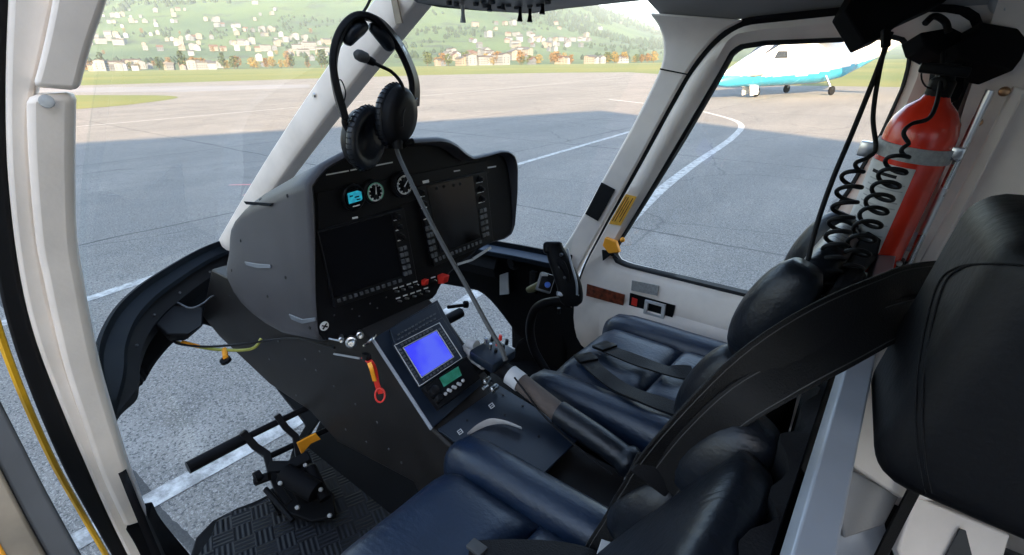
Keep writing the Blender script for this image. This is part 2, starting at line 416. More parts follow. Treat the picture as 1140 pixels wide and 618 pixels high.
def line(name, pts, wd, mt, z=0.0):
    pts = [Vector((p[0], p[1], 0)) for p in pts]; A, B = [], []
    for i, p in enumerate(pts):
        t = (pts[min(i+1, len(pts)-1)]-pts[max(0, i-1)]).normalized(); nn = Vector((-t.y, t.x, 0))
        A.append((p.x+nn.x*wd/2, p.y+nn.y*wd/2, z)); B.append((p.x-nn.x*wd/2, p.y-nn.y*wd/2, z))
    b = MB(); b.sheet([A, B]); o = b.build(name, mt); tag(o, kind='structure')
line('apron_marking', [(2.44, 0.9), (2.46, -1.0), (2.78, -2.6), (2.95, -3.6)], 0.12, G['paint'])
line('apron_marking', [(5.3, 3), (5.45, -0.8), (5.55, -1.3), (6.4, -8.2), (6.8, -12.5), (7.2, -16.5)], 0.13, G['paint'])
line('apron_marking', crv([(2.2, -3.2), (3.04, -6.7), (3.56, -9.6), (4.2, -14.0), (5.0, -17.2), (6.6, -19.6), (8.9, -21.9), (14, -25)], 40), 0.17, G['paint'])
line('apron_marking', [(22, 8), (24.5, -14), (28, -38), (32, -60)], 0.12, G['paint'])
line('red_marking', [(8.2, -3.4), (8.7, -4.2), (8.5, -4.9)], 0.09, G['redpaint'])
line('red_marking', [(9.2, -3.6), (8.6, -4.1)], 0.08, G['redpaint'])

# ------------------------------------------------------------------ valley side
def smoothstep(a, b_, t): t = max(0, min(1, (t-a)/(b_-a))); return t*t*(3-2*t)
def sm(t): t = max(0, min(1, t)); return t*t*(3-2*t)
SK = [(-1.6, .21), (-.75, .21), (-.1, .20), (-.01, .185), (.075, .135), (.115, .108), (.18, .078), (.27, .046), (.38, .036), (.53, .030), (.75, .018), (1.3, .016), (1.9, .02)]
def sky_e(t):
    for (a, ea), (b, eb) in zip(SK[:-1], SK[1:]):
        if t <= b: return ea+(eb-ea)*max(0, (t-a)/(b-a))
    return SK[-1][1]
def hill_h(t, D):
    f = sm((D-420)/2300)**0.75
    if D > 2700: f *= 1.0
    px = HF*D + HR*(t*D)
    nz = noise.fractal(Vector((px.x/600, px.y/600, 3.1)), 1.0, 2.0, 5)*0.16 + noise.fractal(Vector((px.x/140, px.y/140, 9.1)), 1.0, 2.0, 4)*0.03
    return max(-1.0, (sky_e(t)*f*D)*(1+nz) if D > 420 else -1.0)
rows = []
Ds = [420+10*i for i in range(20)] + [620+35*i for i in range(60)] + [2760+120*i for i in range(6)]
for D in Ds:
    rows.append([tuple(HF*D + HR*(-1.6+3.5*k/150*1.0)*D + Vector((0, 0, hill_h(-1.6+3.5*k/150, min(D, 2800)) if D < 2750 else hill_h(-1.6+3.5*k/150, 2750)*(1-(D-2750)/900)))) for k in range(151)])
b = MB(); b.sheet(rows); tag(b.build('hills', G['hill'], smooth=180), kind='structure')
def hill_point(u, v):
    t = (u-570)/618.0; e_t = ((77.5-u*0.0135)-v)/612.0
    lo, hi = 425, 2700
    for _ in range(40):
        D = (lo+hi)/2
        if hill_h(t, D)/D < e_t: lo = D
        else: hi = D
    p = HF*D + HR*t*D; p.z = hill_h(t, D)
    return p, D
WALLS = [mat('house_render', c, 0.8, var=0.08, scale=0.4) for c in ((0.185, 0.215, 0.265), (0.15, 0.165, 0.19), (0.085, 0.10, 0.13), (0.18, 0.165, 0.15))]
ROOFS = [mat('house_roof', c, 0.8, var=0.2, scale=1.0) for c in ((0.055, 0.035, 0.03), (0.05, 0.052, 0.06), (0.085, 0.042, 0.03), (0.08, 0.08, 0.085))]
DARKWIN = mat('house_window', (0.03, 0.035, 0.04), 0.2)
def house_mesh(i, lx, ly, h, rh):
    b = MB()
    b.mi = 0; b.box((0, 0, h/2-1.0), (lx, ly, h+2.0))
    b.mi = 1; e = 0.7
    x, y = lx/2+e, ly/2+e
    b.loft([[(-x, -y, h-.25), (-x, 0, h+rh), (-x, y, h-.25), (-x, y, h+.05), (-x, 0, h+rh+.35), (-x, -y, h+.05)], [(x, -y, h-.25), (x, 0, h+rh), (x, y, h-.25), (x, y, h+.05), (x, 0, h+rh+.35), (x, -y, h+.05)]])
    b.mi = 0; b.loft([[(-lx/2+.02, -ly/2, h), (-lx/2+.02, 0, h+rh*.86), (-lx/2+.02, ly/2, h)], [(lx/2-.02, -ly/2, h), (lx/2-.02, 0, h+rh*.86), (lx/2-.02, ly/2, h)]])
    b.mi = 2
    for s in (-1, 1):
        for st in range(max(1, int(h/2.8))):
            nx = max(2, int(lx/2.6))
            for k in range(nx): b.box((-lx/2+(k+.5)*lx/nx, s*ly/2, 1.6+st*2.7), (1.2, .06, 1.3))
            for k in range(2): b.box((s*lx/2, -ly/4+k*ly/2, 1.6+st*2.7), (.06, 1.2, 1.3))
    o = b.build('house', [WALLS[i % 4], ROOFS[(i*3+i//4) % 4], DARKWIN])
    return o
protos = [house_mesh(i, *d) for i, d in enumerate([(11, 9, 5.6, 3), (14, 10, 8.2, 3), (10, 9, 5.2, 3.4), (18, 11, 8.5, 2.2), (12, 10, 7.8, 3), (24, 12, 11, 1.6), (9, 8, 5, 3), (13, 9, 5.8, 2.6)])]
HL = ['small pale gabled house in the village on the far hillside']
rnd = random.Random(3)
clusters = [(97, 250, 71, 79, 34, 'houses in the row at the foot of the hill', 'pale gabled house in the row at the foot of the hill'),
            (113, 235, 20, 35, 34, 'houses in the upper rows on the left hill', 'distant house in the upper rows on the left hill'),
            (240, 333, 24, 50, 36, 'houses in the middle of the left hillside', 'bright house in the middle of the left hillside'),
            (103, 155, 43, 52, 12, 'houses in the lower row on the left hillside', 'house in the lower row on the left hillside above the green field'),
            (167, 290, 42, 60, 34, 'houses in the lower row on the left hillside', 'house in the lower row on the left hillside above the green field'),
            (293, 372, 47, 72, 28, 'houses spilling down towards the grass', 'house on the slope beside the hanging headset'),
            (290, 350, 8, 32, 7, 'lone farmhouses on the meadow', 'lone farmhouse high on the green meadow'),
            (525, 660, 44, 57, 46, 'houses of the central village', 'small white house in the village between the pillars'),
            (573, 596, 56, 66, 10, 'houses of the central village', 'small white house in the village between the pillars'),
            (500, 556, 60, 67, 14, 'houses of the long pale row', 'house in the long pale row below the central village'),
            (495, 700, 18, 44, 14, 'scattered farmhouses', 'scattered farmhouse on the slope above the central village'),
            (480, 700, 69, 76, 24, 'houses at the edge of the grass', 'pale house at the edge of the far grass')]
used = [False]*len(protos)
for (u0, u1, v0, v1, cnt, grp, lab) in clusters:
    for k in range(cnt):
        u, v = rnd.uniform(u0, u1), rnd.uniform(v0, v1)
        if u < 372 and u0 == 240: v = v0 + (v1-v0)*min(1, max(0, (u-u0)/(u1-u0)*0.7 + rnd.uniform(0, .35)))
        if v1-v0 > 9: v = v0+5*round((v-v0)/5)+rnd.uniform(-.8, .8)-(u-u0)*.01
        p, D = hill_point(u, v)
        q = rnd.randrange(len(protos))
        if not used[q]: o = protos[q]; used[q] = True
        else: o = protos[q].copy(); COL.objects.link(o)
        o.location = (p.x, p.y, p.z-0.2)
        o.rotation_euler = (0, 0, YAW + rnd.choice((0, 0, math.pi/2)) + .55 + rnd.uniform(-.25, .25))
        s = rnd.uniform(.5, .8)*(1 if D > 560 else .75); o.scale = (s, s, s)
        tag(o, lab, 'house', grp)
for i, u_ in enumerate(used):
    if not u_: bpy.data.objects.remove(protos[i])

FOL = [mat('foliage', c, 0.9, var=0.35, scale=1.2) for c in ((0.05, 0.07, 0.02), (0.13, 0.075, 0.025), (0.17, 0.125, 0.035), (0.03, 0.05, 0.02))]
BARK = mat('bark', (0.08, 0.06, 0.045), 0.9)
def tree_proto(i, h, wd):
    root = empty('tree', (0, 0, 0), 'tree', 'tree')
    b = MB(); b.tube([(0, 0, -.8), (0, 0, h*.3), (.1, .1, h*.75)], [h*.035, h*.028, h*.008], 6); b.build('trunk', BARK, root)
    b = MB(); rr = random.Random(i)
    for k in range(260):
        th = rr.uniform(0, 6.28); zz = rr.uniform(.22, 1.0); lump = 0.75+.35*math.sin(3*th+i)+.2*math.sin(7*zz*3+th)
        ra = wd*.5*math.sin(math.pi*min(1, .12+.9*(1-zz)))**.6*lump*rr.uniform(.45, 1)
        c = Vector((math.cos(th)*ra, math.sin(th)*ra, h*zz)); s = rr.uniform(.35, .9)*h/11
        a = Vector((rr.gauss(0, 1), rr.gauss(0, 1), rr.gauss(0, 1))).normalized(); e = a.orthogonal().normalized(); f = a.cross(e)
        b.bm.faces.new([b.bm.verts.new(c+e*s), b.bm.verts.new(c+f*s*.8), b.bm.verts.new(c-e*s), b.bm.verts.new(c-f*s*.8)])
    b.build('crown', FOL[i % 4], root)
    return root
TL = ['dark green broadleaf tree along the far edge of the grass', 'rusty orange autumn tree along the far edge of the grass', 'golden yellow autumn tree along the far edge of the grass', 'deep green conifer-like tree along the far edge of the grass']
tp = [tree_proto(i, h, wd) for i, (h, wd) in enumerate([(10, 8), (9, 7), (8, 7), (13, 6)])]
tu = [False]*4
for k in range(84):
    u = rnd.uniform(95, 372) if k < 46 else rnd.uniform(470, 735)
    v = rnd.uniform(71, 80) if k < 50 else rnd.uniform(68, 74)
    if k % 4 == 3 and k < 46: v = rnd.uniform(38, 70)
    p, D = hill_point(u, v); q = rnd.choice((0, 1, 1, 2, 2, 3)) if k < 46 else rnd.choice((0, 2, 2, 1))
    if not tu[q]: o = tp[q]; tu[q] = True
    else: o = copy_tree(tp[q])
    o.location = (p.x, p.y, p.z-.3); o.rotation_euler = (0, 0, rnd.uniform(0, 6)); s = rnd.uniform(.6, 1.1); o.scale = (s, s, s)
    tag(o, TL[q], 'tree', 'trees at the foot of the hill')
for i in range(4):
    if not tu[i]:
        for c in list(tp[i].children): bpy.data.objects.remove(c)
        bpy.data.objects.remove(tp[i])
# distant woodland: one mass
b = MB(); rr = random.Random(5)
for k in range(2600):
    u = rr.uniform(470, 760) if k < 1700 else rr.uniform(80, 480); t = (u-570)/618
    D = rr.uniform(1300, 2700); q = HF*D + HR*t*D
    nv = noise.fractal(Vector((q.x/260, q.y/260, 1.7)), 1.0, 2.0, 4)
    if nv < 0.02: continue
    z = hill_h(t, D); s = rr.uniform(6, 11)
    b.tube([(q.x, q.y, z-3), (q.x, q.y, z+s*.5), (q.x, q.y, z+s*1.5)], [s*.55, s*.6, .2], 5, False)
for k in range(2600):
    u = rr.uniform(85, 740); t = (u-570)/618; D = rr.uniform(560, 1700); q = HF*D + HR*t*D
    nv = noise.fractal(Vector((q.x/150, q.y/150, 5.7)), 1.0, 2.0, 4)
    if nv < 0.12: continue
    z = hill_h(t, D); s = rr.uniform(2.5, 5.5)
    b.tube([(q.x, q.y, z-1), (q.x, q.y, z+s*.6), (q.x, q.y, z+s*1.4)], [s*.45, s*.65, .3], 6, False)
tag(b.build('far_wood', mat('wood_foliage', (0.012, 0.028, 0.018), 0.95, var=0.4, scale=0.05), smooth=180), kind='stuff')
fw_o = bpy.data.objects['far_wood']; fw_o['label'] = 'dark woodland patches high on the far hillside'
# haze
b = MB(); b.box((1200, -1200, 349), (9000, 9000, 702))
hz = b.build('haze', mat('tmp', (1, 1, 1)))
hm = bpy.data.materials.new('valley_haze'); nd, ll = nodes(hm); nd.remove(nd['Principled BSDF'])
pv = nd.new('ShaderNodeVolumePrincipled'); pv.inputs['Color'].default_value = (0.72, 0.90, 1.0, 1); pv.inputs['Density'].default_value = 0.0002; pv.inputs['Anisotropy'].default_value = 0.0
ll.new(pv.outputs[0], nd['Material Output'].inputs['Volume'])
hz.data.materials.clear(); hz.data.materials.append(hm); tag(hz, kind='stuff'); hz['label'] = 'pale blue valley haze'

# hangar behind the viewer: its shadow covers the near apron
ce = Vector((-14.2, 14.8, 0)); e1 = Vector((.42, .91, 0)).normalized(); e2 = Vector((-.88, .48, 0)).normalized(); e2 = (e2 - e1*e2.dot(e1)).normalized()
hg = empty('hangar', ce, 'large pale steel hangar standing behind the helicopter', 'hangar')
b = MB(); q = [ce, ce+e1*75, ce+e1*75+e2*60, ce+e2*60]; b.prism(q, (0, 0, 15.6)); b.build('wall', mat('hangar_cladding', (0.75, 0.74, 0.72), 0.6), hg)
b = MB(); q = [ce-e1*.4-e2*.4, ce+e1*75.4-e2*.4, ce+e1*75.4+e2*60.4, ce-e1*.4+e2*60.4]; b.prism([p+Vector((0, 0, 15.6)) for p in q], (0, 0, .4)); b.build('roof', ROOFS[1], hg)
for k in range(4):
    b = MB(); a = ce+e1*(4+17*k)-e2*.12; b.prism([a, a+e1*15, a+e1*15+Vector((0, 0, 7.5)), a+Vector((0, 0, 7.5))], e2*.1); b.build('door', mat('hangar_door', (0.35, 0.38, 0.42), 0.5), hg)

# ------------------------------------------------------------------ parked turboprop
PA = P(841, 108, z=0)                                   # nose wheel on the ground
ax = (-HR*0.90 + -HF*0.43).normalized()                 # direction of the nose
sdv = Vector((-ax.y, ax.x, 0))
pl = empty('airplane', (PA.x, PA.y, 0), 'white airplane with a blue belly parked on the apron beyond the far door window', 'airplane')
def W(a, s, z): return Vector((PA.x, PA.y, 0)) + ax*a + sdv*s + Vector((0, 0, z))
pw = mat('aircraft_white', (0.78, 0.78, 0.78), 0.25, var=0.02, coat=0.5); pb = mat('aircraft_blue', (0.04, 0.34, 0.55), 0.25, var=0.1, scale=2, coat=0.5)
st = [(2.95, .80, .03, .03), (2.8, .82, .16, .16), (2.4, .90, .34, .34), (1.7, 1.05, .56, .52), (.8, 1.25, .78, .74), (-.3, 1.50, .92, 1.0), (-1.6, 1.62, 1.0, 1.12), (-4.5, 1.66, 1.0, 1.12), (-6.2, 1.78, .92, 1.02), (-8.2, 2.12, .66, .76), (-10.2, 2.5, .36, .44), (-11.6, 2.75, .1, .16)]
def st_at(a):
    for p_, q_ in zip(st[:-1], st[1:]):
        if a >= q_[0]-1e-9:
            f = (p_[0]-a)/(p_[0]-q_[0]); return [x+(y-x)*f for x, y in zip(p_, q_)]
    return st[-1]
b = MB(); rings = []
for a, zc, rw_, rh in [st_at(2.95-14.55*k/110) for k in range(111)]:
    rings.append([W(a, math.cos(2*math.pi*k/72)*rw_, zc+math.sin(2*math.pi*k/72)*rh) for k in range(72)])
b.loft(rings)
for f in b.bm.faces:
    c = f.calc_center_median(); a = (c-W(0, 0, 0)).dot(ax)
    lim = 1.02 + max(0, -a-2.5)*0.125 + max(0, a-.5)*.05
    f.material_index = 1 if c.z < lim else 0
b.build('fuselage', [pw, pb], pl, smooth=60)
for s in (-1, 1):
    b = MB(); b.tube([W(1.5, s*.50, 1.15), W(1.2, s*.72, 1.16), W(.7, s*.85, 1.2)], [.13, .13, .10], 10); b.build('intake', M['greylabel'], pl)
for s in (-1, 1):
    b = MB()
    b.loft([[W(-2.6, 0, 2.86), W(-3.6, 0, 3.06), W(-4.9, 0, 2.92), W(-3.6, 0, 2.80)], [W(-3.2, s*8.4, 3.25), W(-3.7, s*8.4, 3.34), W(-4.4, s*8.4, 3.27), W(-3.7, s*8.4, 3.19)]]); b.build('wing', pw, pl)
    b = MB(); b.tube([W(-4.0, s*.9, .95), W(-4.05, s*1.35, .24)], .06, 8); g = b.build('main_gear', M['steel'], pl)
    b = MB(); b.lathe(W(-4.05, s*1.35-.07, .23), sdv, [(0, .16), (.02, .22), (.07, .23), (.12, .22), (.14, .16)], 20); b.build('tyre', M['seal'], g)
b = MB(); b.tube([W(0, 0, 1.1), W(0, 0, .24)], .06, 8); g = b.build('nose_gear', M['steel'], pl)
b = MB(); b.lathe(W(0, -.08, .24), sdv, [(0, .14), (.02, .22), (.08, .24), (.14, .22), (.16, .14)], 20); b.build('tyre', M['seal'], g)
b = MB(); b.lathe(W(0, -.09, .24), sdv, [(0, .12), (.18, .12)], 16); b.build('rim', M['steel'], g)
for s in (-1, 1):
    b = MB(); b.prism([W(.85, s*.22, .75), W(.2, s*.22, .75), W(.22, s*.26, .16), W(.72, s*.26, .10)], sdv*.03); b.build('gear_door', pw, g)
b = MB(); b.prism([W(-8.6, -.06, 2.7), W(-11.3, -.06, 2.7), W(-12.0, -.06, 4.2), W(-10.9, -.06, 4.25), W(-9.6, -.06, 3.2)], sdv*.12); b.build('tail_fin', [pb], pl)
b = MB(); b.loft([[W(-10.6, -2.6, 4.25), W(-11.6, -2.6, 4.25), W(-11.1, -2.6, 4.31)], [W(-10.3, 0, 4.22), W(-12.0, 0, 4.22), W(-11.1, 0, 4.36)], [W(-10.6, 2.6, 4.25), W(-11.6, 2.6, 4.25), W(-11.1, 2.6, 4.31)]]); b.build('tailplane', pw, pl)
b = MB(); b.prism([W(.5, -.45, 1.98), W(-.45, -.62, 2.48), W(-.45, .62, 2.48), W(.5, .45, 1.98)], (0, 0, .03)); b.build('windscreen', DARKWIN, pl)
for s in (-1, 1):
    b = MB(); b.prism([W(.1, s*.84, 1.86), W(-.7, s*.93, 1.86), W(-.7, s*.86, 2.18), W(-.2, s*.74, 2.18)], sdv*s*.02); b.build('side_window', DARKWIN, pl)
#PART2
# ================================================================== the helicopter
YC = -0.78
heli = empty('helicopter', (0, YC, 0), 'white helicopter cockpit with its left door open, standing on the shaded apron', 'helicopter')
def fwdoff(p): return Vector((0.045, -0.012, 0))
XZ = [(0.6, 1.16), (0.95, 1.085), (1.1, 1.03), (1.38, .92), (1.54, .84), (1.83, .70), (1.9, .67), (2.05, .60)]
def xz(z):
    for (a, xa), (b_, xb) in zip(XZ[:-1], XZ[1:]):
        if z <= b_: return xa+(xb-xa)*max(0, (z-a)/(b_-a))
    return XZ[-1][1]
def PLf(u, v, off=0.0):
    z = 1.4
    for _ in range(30):
        p = P(u, v, x=xz(z)+off); z = .5*z+.5*p.z
    return P(u, v, x=xz(z)+off)
def LP(px, off=0.0, n=40): return crv([PLf(u, v, off) for u, v in px], n)
# left door pillar
I_lo = [(83, 103), (82, 160), (82, 206), (84, 271), (92, 322), (101, 371), (112, 420), (128, 475), (144, 526), (164, 580)]
L_lo = [(28, 106), (29, 150), (32, 200), (39, 271), (47, 310), (58, 360), (73, 418), (92, 474), (112, 530), (139, 588)]
I_up = [(128, -45), (117, 0), (100, 50), (86, 101)]; L_up = [(64, -45), (58, 0), (48, 50), (36, 97)]
S_ = [(10, -45), (8, 0), (5, 100), (8, 200), (20, 300), (38, 377), (67, 454), (98, 526), (126, 588), (160, 655)]
L_all = [(70, -45), (64, 0), (50, 60), (36, 120), (38, 200), (45, 271), (58, 342), (82, 428), (108, 490), (150, 590), (182, 655)]
O_ = [(-24, -45), (-22, 0), (-21, 100), (-17, 200), (-6, 300), (12, 377), (40, 454), (72, 526), (100, 577), (136, 640)]
b = MB(); b.strip(LP(L_lo), LP(I_lo), fwdoff); b.build('door_pillar', M['white'], heli, bevel=0.008)
b = MB(); b.strip(LP(L_up, -.008, 20), LP(I_up, -.008, 20), fwdoff); b.build('pillar_cover', M['white'], heli, bevel=0.008)
b = MB(); b.strip(LP(S_, .012), LP(L_all, .012), fwdoff); b.build('door_frame', M['white'], heli, bevel=0.006)
b = MB(); b.strip(LP(O_, .02), LP(S_, .02), fwdoff); b.build('door_seal', M['seal'], heli, bevel=0.004)
b = MB(); b.tube([p+Vector((.045, .004, 0)) for p in LP([(u-2, v) for u, v in O_], .02)], .005, 6); b.build('outer_skin_edge', M['yellow'], heli)
b = MB(); c = PLf(52, 113, -.012); b.lathe(c, (-1, .1, .1), [(0, .0065), (.002, .006), (.003, .003)], 12); b.build('screw', M['greylabel'], heli)
b = MB(); b.strip(LP([(139, 590), (152, 612), (175, 660)], 0, 10), LP([(163, 584), (176, 606), (215, 650)], 0, 10), lambda p: Vector((.06, -.03, 0))); b.build('pillar_foot', M['matte'], heli, bevel=.004)
# roof
RS = [(-1.372, 1.935), (-1.355, 1.955), (-1.30, 1.985), (-1.22, 2.005), (-1.05, 2.025), (-.78, 2.035)]
RS = RS + [(-1.56-y, z) for y, z in RS[-2::-1]]
def xfront(y): return .62+.14*(1-abs(y-YC)/.6) if abs(y-YC) < .6 else .62
xs = [0, .25, .5, .75, 1]
b = MB()
top = [(y, z+.03) for y, z in RS]
rings = []
for t in xs:
    rings.append([Vector((xfront(y)*(1-t)-1.75*t, y, z)) for y, z in RS] + [Vector((xfront(y)*(1-t)-1.75*t, y, z)) for y, z in top[::-1]])
b.loft(rings); b.build('roof_lining', M['liner'], heli, smooth=60)
# right A pillar and door
Lp = [(722, 14), (733, 30), (738, 48), (735, 75), (713, 122), (690, 165), (640, 255), (618, 292), (612, 335), (618, 368), (640, 398)]
Rp = [(828, 22), (803, 36), (785, 54), (765, 81), (738, 129), (708, 185), (673, 247), (643, 302), (636, 330), (640, 362), (652, 398)]
A = crv([PR(u, v) for u, v in Lp], 48); B = crv([PR(u, v) for u, v in Rp], 48)
b = MB(); b.strip(A, B, lambda p: Vector((.01, -.05, 0))); b.build('windscreen_pillar', M['white'], heli, bevel=.007)
b = MB(); b.strip([PR(735, 76)+Vector((0, .0022, 0)), PR(765, 82)+Vector((0, .0022, 0))], [PR(735, 77.6)+Vector((0, .0022, 0)), PR(765, 83.6)+Vector((0, .0022, 0))], lambda p: Vector((0, -.004, 0))); b.build('panel_joint', M['seal'], heli)
def xzp(u, v): p = PR(u, v); return (p.x, p.z)
door_o = [xzp(u, v) for u, v in [(828, 26), (806, 38), (789, 55), (768, 82), (741, 130), (711, 186), (676, 248), (647, 302), (641, 330)]] + [(.93, 1.0), (.90, .84), (.10, .84), (.06, 1.0), (.02, 1.5), (-.005, 1.85), (.0, 1.91), (.03, 1.928), (.2, 1.935)]
win = [(824, 54), (850, 50), (945, 46), (996, 43), (1007, 49), (1011, 66), (1003, 97), (980, 148), (942, 213), (905, 264), (881, 322), (872, 333), (858, 333), (830, 328), (760, 311), (697, 296), (686, 291), (682, 283), (688, 271), (710, 236), (760, 155), (800, 86), (814, 60)]
win = [xzp(u, v) for u, v in win]
cx = sum(p[0] for p in win)/len(win); cz = sum(p[1] for p in win)/len(win)
def cast(loop, th):
    d = (math.cos(th), math.sin(th)); best = None
    for (x0, z0), (x1, z1) in zip(loop, loop[1:]+loop[:1]):
        ex, ez = x1-x0, z1-z0; den = d[0]*ez-d[1]*ex
        if abs(den) < 1e-12: continue
        t = ((x0-cx)*ez-(z0-cz)*ex)/den; s_ = ((x0-cx)*d[1]-(z0-cz)*d[0])/den
        if t > 0 and -1e-6 <= s_ <= 1+1e-6 and (best is None or t > best): best = t
    return best
NA = 160; angs = []
for q in (0,): angs = [2*math.pi*k/NA for k in range(NA)]
ow = [cast(door_o, a) for a in angs]; iw = [cast(win, a) for a in angs]
def smooth_l(l_, it=2):
    for _ in range(it): l_ = [(l_[k-1]+2*l_[k]+l_[(k+1) % len(l_)])/4 for k in range(len(l_))]
    return l_
ow = smooth_l(ow, 2)
def wp(a, r, off): z = cz+math.sin(a)*r; return Vector((cx+math.cos(a)*r, YR(z)+off, z))
door = []; rings = []; seal = []; lip = []
for k in range(NA+1):
    a = angs[k % NA]; o_, i_ = ow[k % NA], iw[k % NA]; gap = o_-i_
    rings.append([wp(a, o_-.004, -.004), wp(a, o_-.016, .008), wp(a, i_+.032, .010), wp(a, i_+.024, .003), wp(a, i_+.006, -.004), wp(a, i_+.006, -.045), wp(a, o_-.004, -.045)])
    seal.append([wp(a, i_+.010, -.0035), wp(a, i_+.0065, .0015), wp(a, i_-.001, -.004), wp(a, i_-.001, -.03), wp(a, i_+.009, -.03)])
    lip.append([wp(a, o_-.008, -.020), wp(a, o_-.008, -.009), wp(a, o_+.012, -.009), wp(a, o_+.012, -.020)])
rd = tag(bpy.data.objects.new('pilot_door', None)); COL.objects.link(rd)
bpy.data.objects.remove(rd)
b = MB(); b.loft(rings, True, False); rdoor = b.build('pilot_door', M['white'], heli, smooth=50)
b = MB(); b.loft(seal, True, False); b.build('window_seal', M['seal'], rdoor, smooth=50)
b = MB(); b.loft(lip, True, False); b.build('door_gasket', M['seal'], rdoor, smooth=50)
b = MB(); fan = [[wp(angs[k % NA], max(1e-3, (iw[k % NA]+.004)*f), -.022) for f in (0.001, .35, .7, 1)] for k in range(NA+1)]; b.sheet(fan); b.build('window_pane', M['doorglass'], rdoor, smooth=180)
def plate(name, px, mt, parent, h=.003, off=0.0125, bev=0):
    b = MB(); b.prism([PR(u, v, off) for u, v in px], (0, h, 0)); return b.build(name, mt, parent, bevel=bev)
plate('brown_placard', [(654, 316), (696, 328), (694, 340), (653, 329)], M['brownlabel'], rdoor, .003, .017)
plate('grey_placard', [(704, 312), (734, 318), (732, 329), (703, 323)], M['greylabel'], rdoor)
hb = plate('handle_recess', [(702, 326), (752, 340), (748, 358), (700, 345)], M['black'], rdoor, .004)
b = MB(); oo = [PR(u, v, .0155) for u, v in [(719, 333), (742, 339), (740, 355), (717, 348)]]; cc = sum(oo, Vector())/4
b.frame(oo, [cc+(p-cc)*.66 for p in oo], lambda p: Vector((0, .008, 0))); b.build('door_handle', M['silver'], hb, bevel=.001)
plate('warning_mark', [(704, 331), (710, 333), (709, 341), (703, 339)], M['redplastic'], hb, .002, .0155)
plate('vent_slot', [(670, 203), (685, 211), (666, 246), (652, 238)], M['seal'], heli, .003, .003)
al = plate('amber_placard', [(697, 216), (709, 219), (691, 251), (678, 249)], M['ylabel'], rdoor, .002)
for k in range(4):
    f0 = .12+.2*k; q0, q1, q2, q3 = [Vector(p) for p in ((697, 216, 0), (709, 219, 0), (691, 251, 0), (678, 249, 0))]
    a0 = q0.lerp(q1, f0); a1 = q3.lerp(q2, f0); w_ = (q1-q0)*.07; s0, s1 = (.08, .9) if k != 2 else (.2, .75)
    c0 = a0.lerp(a1, s0); c1 = a0.lerp(a1, s1)
    plate('text_line', [(c0.x, c0.y), (c0.x+w_.x, c0.y+w_.y), (c1.x+w_.x, c1.y+w_.y), (c1.x, c1.y)], M['brownlabel'], al, .0008, .0147)
b = MB(); b.prism([PR(u, v, .011) for u, v in [(676, 263), (688, 268), (692, 280), (680, 281), (673, 272)]], (0, .016, 0)); lt = b.build('window_latch', M['orange'], rdoor, bevel=.003)
b = MB(); c = PR(693, 267, .025); bmesh.ops.create_uvsphere(b.bm, u_segments=14, v_segments=10, radius=.0085, matrix=Matrix.Translation(c)); b.build('knob', M['orange'], lt)
b = MB(); b.prism([PR(u, v, .011) for u, v in [(671, 278), (682, 280), (690, 288), (680, 284), (672, 290)]], (0, .006, 0)); b.build('bracket', M['seal'], lt)
# armrest swell moulded in the lower door
b = MB(); g = []
for i in range(13):
    row = []
    for j in range(9):
        px = .80-.56*i/12; pz = 1.10-.24*j/8; w_ = max(0, math.sin(math.pi*i/12))**.5*max(0, math.sin(math.pi*j/8))**.6
        row.append(Vector((px, -1.4485+.034*w_, pz)))
    g.append(row)
b.sheet(g); b.build('door_pocket', M['white'], rdoor, smooth=180)
# aft side lining with window hole left out, right only; left omitted for light
for mir in (0,):
    b = MB(); zs = [.72, 1.0, 1.3, 1.5, 1.7, 1.8, 1.9, 1.94]
    def ys(z, o_): y = YR(z)+o_; return y if not mir else -1.56-y
    x1 = -.016 if not mir else -.62
    b.loft([[Vector((x1-(.06*(1.9-z)/1.2 if False else 0), ys(z, 0), z)) for z in zs] + [Vector((x1, ys(z, -.04), z)) for z in zs[::-1]],
            [Vector((-1.75, ys(z, 0), z)) for z in zs] + [Vector((-1.75, ys(z, -.04), z)) for z in zs[::-1]]]); b.build('cabin_side', M['white'], heli, smooth=60)
for mir in (0, 1):
    f = (lambda y: y) if not mir else (lambda y: -1.56-y)
    b = MB(); b.loft([[Vector((x, f(y), z)) for y, z in ((-1.415, 1.90), (-1.46, 1.93), (-1.45, 2.0), (-1.34, 2.035), (-1.32, 2.012), (-1.385, 1.968))] for x in (.42, -1.76)]); b.build('cant_rail', M['liner'], heli, smooth=30)
b = MB(); zs = [.74, 1.0, 1.3, 1.5, 1.7, 1.8, 1.9, 1.96]
b.loft([[Vector((x, YR(z)-.028, z)) for z in zs] + [Vector((x, YR(z)-.05, z)) for z in zs[::-1]] for x in (.055, -.06)]); b.build('door_post', M['white'], heli, smooth=60)
b = MB(); b.strip([P(1128, 95, y=-1.372), P(1070, 208, y=-1.372), P(1018, 302, y=-1.39)], [P(1142, 100, y=-1.368), P(1084, 212, y=-1.368), P(1032, 306, y=-1.388)], lambda p: Vector((0, .012, 0))); b.build('lining_rib', M['white'], heli, bevel=.003)
for u, v in ((1118, 102), (1088, 136)):
    b = MB(); c = P(u, v, y=-1.355); b.lathe(c, (0, 1, 0), [(0, .009), (.006, .008), (.008, .004)], 12); b.build('screw', mat('brass_screw', (.45, .25, .13), .35, metal=1), heli)
b = MB(); b.box((-1.77, YC, 1.36), (.04, 1.4, 1.3)); b.build('rear_bulkhead', M['liner'], heli)
